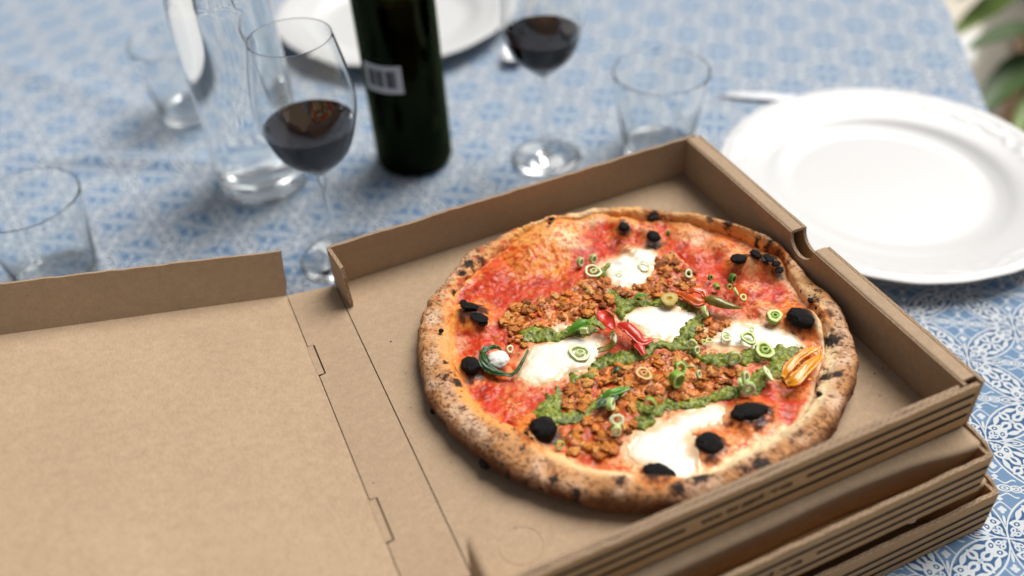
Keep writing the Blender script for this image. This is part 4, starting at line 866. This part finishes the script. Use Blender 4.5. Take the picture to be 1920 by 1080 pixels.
# creases pressed into the cloth; flat under the boxes
def crease(a, b, w, h):
    A_, B_ = U(*a, TZ)[:2], U(*b, TZ)[:2]; e = B_ - A_; L_ = np.linalg.norm(e); e /= L_; n_ = np.array([-e[1], e[0]])
    u = (Px - A_[0]) * e[0] + (Py - A_[1]) * e[1]; v = (Px - A_[0]) * n_[0] + (Py - A_[1]) * n_[1] + .008 * noise(u * 9, h * 999)
    return h * np.exp(-(v / w) ** 2) * sstep(-.05, .05, u) * sstep(L_ + .05, L_ - .05, u)
wr = crease((60, 300), (420, 310), .010, .0035) + crease((300, 440), (430, 380), .012, .005) + crease((140, 300), (620, 330), .014, .003) + crease((0, 120), (260, 210), .02, .003)
wr = wr * 1.4 + .0024 * (fbm(Px, Py, 3, 7, 3) + .4)
bx = sstep(.02, -.03, np.maximum(np.abs(Px - .17) - .20, np.abs(Py + .17) - .22)); wr = wr * (1 - bx) * (Qg > .02)
Pz = TZ - .0016 - dz + wr
V = np.stack([Px, Py, Pz], -1).reshape(-1, 3); F = grid_faces(len(es), len(qs)); me = fastmesh('tablecloth', V, F)
uvl = me.uv_layers.new(name="UVMap"); CELL = .0605; nd = U(1815, 672, TZ)[:2]; an = math.radians(54.8 - 45)
ex = Eg; qx = np.where(Qg >= rr, Qg, Qg)
wx = E1[0] + Ed[0] * Eg + Qd[0] * Qg; wy = E1[1] + Ed[1] * Eg + Qd[1] * Qg
uu = ((wx - nd[0]) * math.cos(an) + (wy - nd[1]) * math.sin(an)) / CELL; vv = (-(wx - nd[0]) * math.sin(an) + (wy - nd[1]) * math.cos(an)) / CELL
UV = np.stack([uu, vv], -1).reshape(-1, 2); li = np.zeros(len(me.loops), np.int32); me.loops.foreach_get("vertex_index", li); uvl.data.foreach_set("uv", UV[li].astype(np.float32).ravel())
cloth = link('tablecloth', me, M_cloth); tag(cloth, 'blue cotton tablecloth printed with white ornamental rosettes, draped over the table edge', 'tablecloth')
CZ = TZ                                              # things stand here

# ------------------------------------------------------------------ glassware
def wine_glass(x, y, lab, rim_z, bowl_r, rim_r, bowl_z, wine_z, maxz):
    r = empty('wine_glass', (x, y, CZ + .0004), label=lab, cat='wine glass', group='wine glasses with red wine')
    z0 = CZ + .0004; h = lambda z: z - z0
    outer = crv([(.0032, h(bowl_z) - .012), (.0052, h(bowl_z) - .002), (.0165, h(bowl_z) + .0075), (.0325, h(bowl_z) + .0255), (bowl_r, h(maxz)), (bowl_r * .965, h(maxz) + .028), (rim_r, h(rim_z))], 9)
    t_ = .0011
    inn = crv([(rim_r - .0007, h(rim_z)), (bowl_r * .965 - t_, h(maxz) + .028), (bowl_r - t_, h(maxz)), (.0325 - t_, h(bowl_z) + .0268), (.0165 - t_, h(bowl_z) + .0098), (.006, h(bowl_z) + .0022), (0, h(bowl_z) + .0012)], 9)
    foot = [(0, 0), (.036, 0), (.0375, .0008), (.0372, .0014), (.030, .0022), (.016, .0042), (.0065, .0075)]
    stem = crv([(.0065, .0075), (.0040, .016), (.0032, .035), (.0030, .065), (.0032, h(bowl_z) - .012)], 6)
    rc, rw_ = rim_r - .00035, .00035
    prof = np.vstack([foot, stem[1:], outer[1:], [(rc + rw_ * math.cos(a_), h(rim_z) + .0002 + .0005 * math.sin(a_)) for a_ in np.linspace(.2, math.pi - .2, 7)], inn])
    lathe('glass_body', prof, 96, M_glass, r)
    # wine fills the bowl a hair into the wall
    hw = h(wine_z); sel = inn[(inn[:, 1] < hw)]; sel = sel[:, :].copy(); rw = float(np.interp(hw, inn[::-1, 1], inn[::-1, 0])); sel[:, 0] = np.where(sel[:, 0] > .001, sel[:, 0] + .0008, 0); sel[:, 1] -= .0005
    wp = np.vstack([[(0, hw), (rw * .9, hw), (rw - .0008, hw + .0002), (rw + .0008, hw + .0008)], sel]); lathe('red_wine', wp, 96, M_wine, r)
    return r
wine_glass(.0284, .1414, 'wine glass part full of red wine nearest the boxes, in front of the dark bottle', .144, .0435, .0345, .0150, .0635, .078)
wine_glass(.2790, .2010, 'wine glass part full of red wine, standing right of the dark bottle', .140, .0425, .035, .0165, .060, .078)
def tumbler(x, y, lab, hgt=.091, r1=.050, r0=.036):
    r = empty('water_tumbler', (x, y, CZ + .0004), label=lab, cat='drinking glass', group='empty glass tumblers')
    prof = crv([(0, .0018), (r0 * .7, .001), (r0, .0), (r0 + .0014, .003), ((r0 * .55 + r1 * .45), hgt * .45), (r1, hgt)], 8).tolist() + [(r1 - .0007 + .0007 * math.cos(a_), hgt + .0002 + .0008 * math.sin(a_)) for a_ in np.linspace(.2, math.pi - .2, 8)] + crv([(r1 - .0014, hgt), ((r0 * .55 + r1 * .45) - .0018, hgt * .45), (r0 - .0018, .010), (r0 * .7, .0075), (0, .0072)], 8).tolist()
    lathe('glass_body', prof, 80, M_glass, r); return r
tumbler(.3945, .163, 'empty clear tumbler behind the far right corner of the open box')
tumbler(-.2235, .2425, 'empty clear tumbler at the left end, behind the folded-out lid')
tumbler(-.052, .500, 'empty clear tumbler farthest back on the left, beyond the water bottle')
# water bottle
r = empty('water_bottle', (-.0053, .3108, CZ + .0004), label='clear glass water bottle full of water, left of the front wine glass', cat='bottle')
R1 = .0485
outp = [(0, .004), (.030, .003), (.042, 0), (.0465, .001), (R1, .008), (R1 + .0005, .03), (R1, .15), (R1, .20)] + crv([(R1, .205), (.040, .235), (.022, .262), (.0165, .29), (.0165, .315)], 6).tolist()[1:]
inp = [(.0145, .315), (.0145, .29)] + crv([(.0145, .29), (.020, .261), (.038, .233), (R1 - .003, .20)], 6).tolist()[1:] + [(R1 - .003, .03), (R1 - .0035, .018), (.040, .0135), (.02, .0125), (0, .0125)]
lathe('bottle_body', np.vstack([outp, inp]), 96, M_glass, r)
wp = np.vstack([[(0, .255), (.0225, .255), (.0385, .2335), (R1 - .0028, .2005)], [(R1 - .0028, .03), (R1 - .0033, .0178), (.040, .0133), (.02, .0123), (0, .0123)]]); lathe('water', wp, 96, M_water, r)
# dark wine bottle with barcode label
bx_, by_ = .153, .2715
r = empty('wine_bottle', (bx_, by_, CZ + .0004), label='dark green wine bottle with a small barcode label, between the two wine glasses', cat='bottle'); R2 = .0412
outp = [(0, .012), (.022, .006), (.034, 0), (.0385, .0006), (R2, .006)] + [(R2, .02), (R2, .19)] + crv([(R2, .192), (.036, .215), (.019, .236), (.0145, .26), (.0142, .30)], 8).tolist()[1:] + [(.0158, .302), (.0158, .315)]
inp = [(.0095, .315), (.0095, .27)] + crv([(.0105, .26), (.016, .234), (.033, .213), (R2 - .003, .19)], 8).tolist() + [(R2 - .003, .02), (R2 - .005, .012), (.022, .0145), (0, .018)]
lathe('bottle_body', np.vstack([outp, inp]), 96, M_green, r)
wz = .158
lathe('wine', np.vstack([[(0, wz), (R2 - .0028, wz)], [(R2 - .0028, .02), (R2 - .0048, .0118), (.022, .0142), (0, .0178)]]), 96, M_darkwine, r)
def curved(name, a0, a1, z0, z1, rad, matl, parent, n=14):
    th = np.linspace(a0, a1, n); V = np.array([(rad * math.cos(t), rad * math.sin(t), z) for t in th for z in (z0, z1)]); return link(name, fastmesh(name, V, grid_faces(n, 2)), matl, parent)
# find the label's place from the photograph
def on_cyl(px, py):
    d = ray(px, py); o_ = CAM - np.array([bx_, by_, 0]); A_ = d[0] ** 2 + d[1] ** 2; B_ = 2 * (o_[0] * d[0] + o_[1] * d[1]); C_ = o_[0] ** 2 + o_[1] ** 2 - R2 ** 2
    t_ = (-B_ - math.sqrt(max(0, B_ * B_ - 4 * A_ * C_))) / (2 * A_); p = CAM + d * t_; return math.atan2(p[1] - by_, p[0] - bx_) % (2 * math.pi), p[2] - CZ - .0004
a0, z1_ = on_cyl(682, 112); a1, _ = on_cyl(750, 118); _, z0_ = on_cyl(756, 176)
lb = curved('barcode_label', a0, a1, z0_, z1_, R2 + .0003, simple('label_paper', (.62, .62, .64), .6, .3, 50, .03), r)
w_ = a1 - a0; zz0, zz1 = z0_ + (z1_ - z0_) * .22, z1_ - (z1_ - z0_) * .18; u = a0 + w_ * .14; bars = [5, 1, 2, 1, 3, 2, 1, 1, 4, 1, 2, 2, 1, 3, 5, 1, 3, 1, 2, 2]
k_ = w_ * .74 / sum(bars); ink_m = simple('black_print', (.015, .015, .018), .6)
VV, FF = [], []
for i, bw_ in enumerate(bars):
    if i % 2 == 0:
        n0 = len(VV)
        for q in (0, 1):
            for z_ in (zz0, zz1): tt = u + q * bw_ * k_; VV.append(((R2 + .0005) * math.cos(tt), (R2 + .0005) * math.sin(tt), z_))
        FF.append((n0, n0 + 2, n0 + 3, n0 + 1))
    u += bw_ * k_
me = bpy.data.meshes.new('barcode'); me.from_pydata(VV, [], FF); link('barcode', me, ink_m, lb)

# ------------------------------------------------------------------ plates and cutlery
def plate(x, y, rad, lab, emb=1.0):
    n, k = 360, 90; th = np.linspace(0, 2 * np.pi, n, endpoint=False)
    pr = crv([(0, .0042), (rad * .45, .0042), (rad * .58, .0046), (rad * .655, .0078), (rad * .72, .0128), (rad * .80, .0165), (rad * .93, .0215), (rad * .985, .0226), (rad, .0224), (rad * 1.0, .0208), (rad * .97, .0186), (rad * .80, .0135), (rad * .70, .0092), (rad * .64, .004), (rad * .60, .0), (rad * .57, .0), (rad * .56, .002), (0, .002)], 8)
    T, Rr = np.meshgrid(th, pr[:, 0], indexing='ij'); Z = np.tile(pr[:, 1], (n, 1)).copy(); f = Rr / rad
    scal = 1 + .004 * np.cos(T * 8) * sstep(.75, 1, f) + .0015 * np.cos(T * 24) * sstep(.85, 1, f)
    upper = np.arange(len(pr)) < np.argmax(pr[:, 0]) + 1
    ph = (T * 8 / (2 * np.pi)) % 1 - .5; arm = np.exp(-((f - (.90 + .035 * np.cos(ph * 9))) / .012) ** 2) + np.exp(-((f - .955 + .03 * np.abs(ph)) / .008) ** 2) * .8
    arm = arm + .9 * np.exp(-((ph / .06) ** 2 + ((f - .88) / .035) ** 2)) + .7 * np.exp(-(((np.abs(ph) - .16) / .05) ** 2 + ((f - .86 - .2 * (np.abs(ph) - .16)) / .02) ** 2)) + .6 * np.exp(-(((np.abs(ph) - .30) / .035) ** 2 + ((f - .91) / .018) ** 2))
    Z += emb * .0012 * arm * upper[None, :] * sstep(.78, .85, f)
    V = np.stack([Rr * scal * np.cos(T), Rr * scal * np.sin(T), Z], -1).reshape(-1, 3)
    me = fastmesh('dinner_plate', V, grid_faces(n, len(pr), True)); bm = bmesh.new(); bm.from_mesh(me); bmesh.ops.remove_doubles(bm, verts=bm.verts, dist=1e-6); bmesh.ops.recalc_face_normals(bm, faces=bm.faces); bm.to_mesh(me); bm.free()
    o = link('dinner_plate', me, M_ceramic, None, (x, y, CZ + .0006)); return tag(o, lab, 'plate', 'white porcelain plates')
plate(.5515, -.0168, .1655, 'large empty white plate with embossed scalloped rim, right of the open box').rotation_euler = (0, 0, .2)
plate(.2418, .5983, .1612, 'white plate standing farthest back, behind the dark wine bottle')
# table knife: handle under the plate rim, blade pointing left
def knife(p0, p1, lab, z=CZ + .001):
    a, b = np.array(p0), np.array(p1); L_ = np.linalg.norm(b - a); an_ = math.atan2(b[1] - a[1], b[0] - a[0])
    r = empty('table_knife', (a[0], a[1], z), label=lab, cat='knife'); r.rotation_euler = (0, 0, an_)
    xs = np.linspace(0, .11, 26); top_ = .0085 * np.sin(np.clip(xs / .05, 0, 1) * np.pi / 2) ** .7; bm = bmesh.new()
    up = [bm.verts.new((x_, t_ - .002, .0022)) for x_, t_ in zip(xs, top_)]; lo = [bm.verts.new((x_, -.006 * min(1, (x_ / .03) ** .5) - .001, .0022)) for x_ in xs[::-1]]
    f = bm.faces.new(up + lo); e = bmesh.ops.extrude_face_region(bm, geom=[f]); bmesh.ops.translate(bm, verts=[v for v in e['geom'] if isinstance(v, bmesh.types.BMVert)], vec=(0, 0, -.0014)); bmesh.ops.recalc_face_normals(bm, faces=bm.faces)
    me = bpy.data.meshes.new('blade'); bm.to_mesh(me); bm.free(); link('blade', me, M_steel, r)
    tube('handle', [(x_, 0, .0035) for x_ in np.linspace(.108, .215, 14)], np.interp(np.linspace(0, 1, 14), [0, .1, .5, .9, 1], [.004, .0045, .0062, .0068, .004]), M_steel, r, 12, .6)
    return r
knife(U(1346, 179, CZ)[:2], U(1480, 187, CZ)[:2], 'steel table knife with its blade pointing left, its handle under the embossed white plate')
def spoon(p0, p1, lab):
    a, b = np.array(p0), np.array(p1); an_ = math.atan2(b[1] - a[1], b[0] - a[0])
    r = empty('spoon', (a[0], a[1], CZ + .001), label=lab, cat='spoon'); r.rotation_euler = (0, 0, an_)
    n, k = 26, 13; xs = np.linspace(0, 1, n); V = []
    for s in (0, 1):
        for x_ in xs:
            w = .018 * math.sqrt(max(0, 1 - (2 * x_ - 1) ** 2)) * (1 - .2 * x_) + .0003
            for u in np.linspace(-1, 1, k): V.append((x_ * .055, w * u, .0095 - .0075 * (1 - u * u) * math.sin(math.pi * x_) - s * .0011))
    F = np.vstack([grid_faces(n, k), grid_faces(n, k)[:, ::-1] + n * k]); link('bowl', fastmesh('bowl', np.array(V), F), M_steel, r)
    tube('handle', [(.053 + .13 * t_, 0, .0085 + .004 * math.sin(t_ * 3)) for t_ in np.linspace(0, 1, 16)], np.interp(np.linspace(0, 1, 16), [0, .6, .95, 1], [.0028, .004, .006, .003]), M_steel, r, 10, .4); return r
spoon(U(960, 128, CZ)[:2], U(1000, 15, CZ)[:2], 'steel spoon lying behind the right-hand wine glass')

# ------------------------------------------------------------------ ground, plants beyond the table edge
GZ = TZ - .75
m, t, b = mat("stone_terrace"); L = t.links; tc = N(t, "ShaderNodeTexCoord"); n1 = N(t, "ShaderNodeTexNoise", Scale=6.0, Detail=6.0); L.new(tc.outputs["Object"], n1.inputs["Vector"])
r = ramp(t, [(.3, lin(196, 186, 168)), (.7, lin(226, 218, 202))], n1.outputs[0]); L.new(r.outputs[0], b.inputs["Base Color"]); b.inputs["Roughness"].default_value = .85; bump(t, b, n1.outputs[0], .3, .004)
gr = link('ground', fastmesh('ground', np.array([(-40, -40, GZ), (40, -40, GZ), (40, 40, GZ), (-40, 40, GZ)]), np.array([[0, 1, 2, 3]]), False), m); tag(gr, 'pale stone terrace floor beyond the table', None, None, 'structure')
M_blade = simple('strap_leaf', lin(104, 128, 44), .4, .4, 14, .35, .0004); M_pot = simple('clay_pot', lin(170, 138, 112), .8, .3, 30, .15, .001); M_white = simple('white_glazed_pot', (.78, .78, .76), .4, .4, 6, .03); M_soil = simple('potting_soil', lin(34, 26, 20), .95, .2, 60, .5, .004)
M_blade2 = simple('strap_leaf_dark', lin(58, 84, 32), .45, .4, 14, .35, .0004)
def at_depth(px, py, dist): return CAM + ray(px, py) * dist
def pot(name, x, y, z, rt, h, matl, lab, cat, leaves):
    r = empty(name, (x, y, z), label=lab, cat=cat)
    lathe('pot', [(0, 0), (rt * .68, 0), (rt * .72, .004), (rt * .95, h - .03), (rt * 1.04, h - .028), (rt * 1.04, h), (rt * .93, h), (rt * .9, h - .04), (0, h - .04)], 48, matl, r)
    lathe('soil', [(0, h - .03), (rt * .905, h - .032)], 32, M_soil, r)
    for i in range(leaves):
        a = random.uniform(0, 6.28); L_ = random.uniform(.35, .62); lean = random.uniform(.25, .85); n = 16; P = []
        for t_ in np.linspace(0, 1, n):
            rad = L_ * lean * t_ ** 1.3; zz = h - .03 + L_ * (t_ * (1.15 - lean * .55 * t_ * t_ * 1.4)); P.append((rad * math.cos(a) + .02 * math.cos(a * 7), rad * math.sin(a) + .02 * math.sin(a * 5), zz))
        P = np.array(P); T = np.gradient(P, axis=0); T /= np.linalg.norm(T, axis=1)[:, None]; S_ = np.cross(T, [0, 0, 1.]); S_ /= np.linalg.norm(S_, axis=1)[:, None] + 1e-9; Nn = np.cross(S_, T)
        w = .022 * np.sin(np.linspace(.25, np.pi - .02, n)) ** .8 * random.uniform(.7, 1.3); u = np.linspace(-1, 1, 5)
        V = P[:, None] + S_[:, None] * (w[:, None] * u)[..., None] + Nn[:, None] * (w[:, None] * (.35 * u ** 2))[..., None]; V2 = V - Nn[:, None] * .0012
        F = np.vstack([grid_faces(n, 5), grid_faces(n, 5)[:, ::-1] + n * 5]); link('leaf', fastmesh('leaf', np.vstack([V.reshape(-1, 3), V2.reshape(-1, 3)]), F), M_blade if i % 2 else M_blade2, r)
    return r
def big_leaf(parent, pts, w, matl):
    P = crv(pts, 8); n = len(P); T = np.gradient(P, axis=0); T /= np.linalg.norm(T, axis=1)[:, None]; S_ = np.cross(T, [0, 0, 1.]); S_ /= np.linalg.norm(S_, axis=1)[:, None] + 1e-9; Nn = np.cross(S_, T)
    ww = w * np.sin(np.linspace(.35, np.pi - .03, n)) ** .7; u = np.linspace(-1, 1, 7)
    V = P[:, None] + S_[:, None] * (ww[:, None] * u)[..., None] + Nn[:, None] * (ww[:, None] * (.3 * u ** 2))[..., None]; V2 = V - Nn[:, None] * .0014
    o = link('leaf', fastmesh('leaf', np.vstack([V.reshape(-1, 3), V2.reshape(-1, 3)]), np.vstack([grid_faces(n, 7), grid_faces(n, 7)[:, ::-1] + n * 7])), matl, parent); o.matrix_parent_inverse = parent.matrix_world.inverted()
for (cx_, cy_, dep, lab, ml, lv, nl) in [
        (1975, -70, 1.95, 'potted plant with long olive strap leaves reaching over the far end of the table edge', M_white, [([(1900, -16), (1840, 28), (1785, 66)], .030, 0), ([(1900, -70), (1850, -30), (1790, 0)], .02, 0), ([(1960, 20), (1930, 70), (1890, 90)], .022, 1)], 9),
        (2040, 60, 1.72, 'potted plant with dark broad strap leaves beside the embossed white plate', M_pot, [([(1940, 118), (1885, 160), (1835, 215)], .034, 1), ([(1950, 60), (1880, 66), (1815, 92)], .026, 1), ([(1960, 160), (1930, 205), (1900, 260)], .024, 0)], 10)]:
    c_ = at_depth(cx_, cy_, dep); r = empty('potted_plant', (c_[0], c_[1], GZ), label=lab, cat='potted plant'); h_ = c_[2] - GZ - .03; rt = .11
    lathe('pot', [(0, 0), (rt * .68, 0), (rt * .72, .004), (rt * .95, h_ - .03), (rt * 1.04, h_ - .028), (rt * 1.04, h_), (rt * .93, h_), (rt * .9, h_ - .04), (0, h_ - .04)], 48, ml, r)
    lathe('soil', [(0, h_ - .03), (rt * .905, h_ - .032)], 32, M_soil, r); bpy.context.view_layer.update()
    for pts_, w_, k_ in lv:
        pp_ = [c_ - np.array([0, 0, .05])] + [at_depth(a, b, dep - .05 - .05 * i) for i, (a, b) in enumerate(pts_)]; big_leaf(r, pp_, w_, (M_blade, M_blade2)[k_])
    for i in range(nl):                                       # leaves turned away from the table
        a = random.uniform(-1.2, 1.6); d_ = np.array([math.cos(a), math.sin(a), 0]); L_ = random.uniform(.2, .42)
        big_leaf(r, [c_ - np.array([0, 0, .05]), c_ + d_ * L_ * .3 + np.array([0, 0, L_ * .6]), c_ + d_ * L_ * .8 + np.array([0, 0, L_ * .7]), c_ + d_ * L_ * 1.2 + np.array([0, 0, L_ * .4])], random.uniform(.018, .03), (M_blade, M_blade2)[i % 2])
for (px, py, rt, lab) in [(1866, 116, .085, 'white glazed bowl on the terrace beyond the table edge')]:
    q = U(px, py, GZ + .08); r = empty('garden_bowl', (q[0], q[1], GZ), label=lab, cat='bowl'); lathe('bowl_body', [(0, 0), (rt * .5, 0), (rt * .8, .05), (rt * 1.3, .11), (rt * 1.2, .11), (rt * .7, .055), (0, .02)], 48, M_white, r)
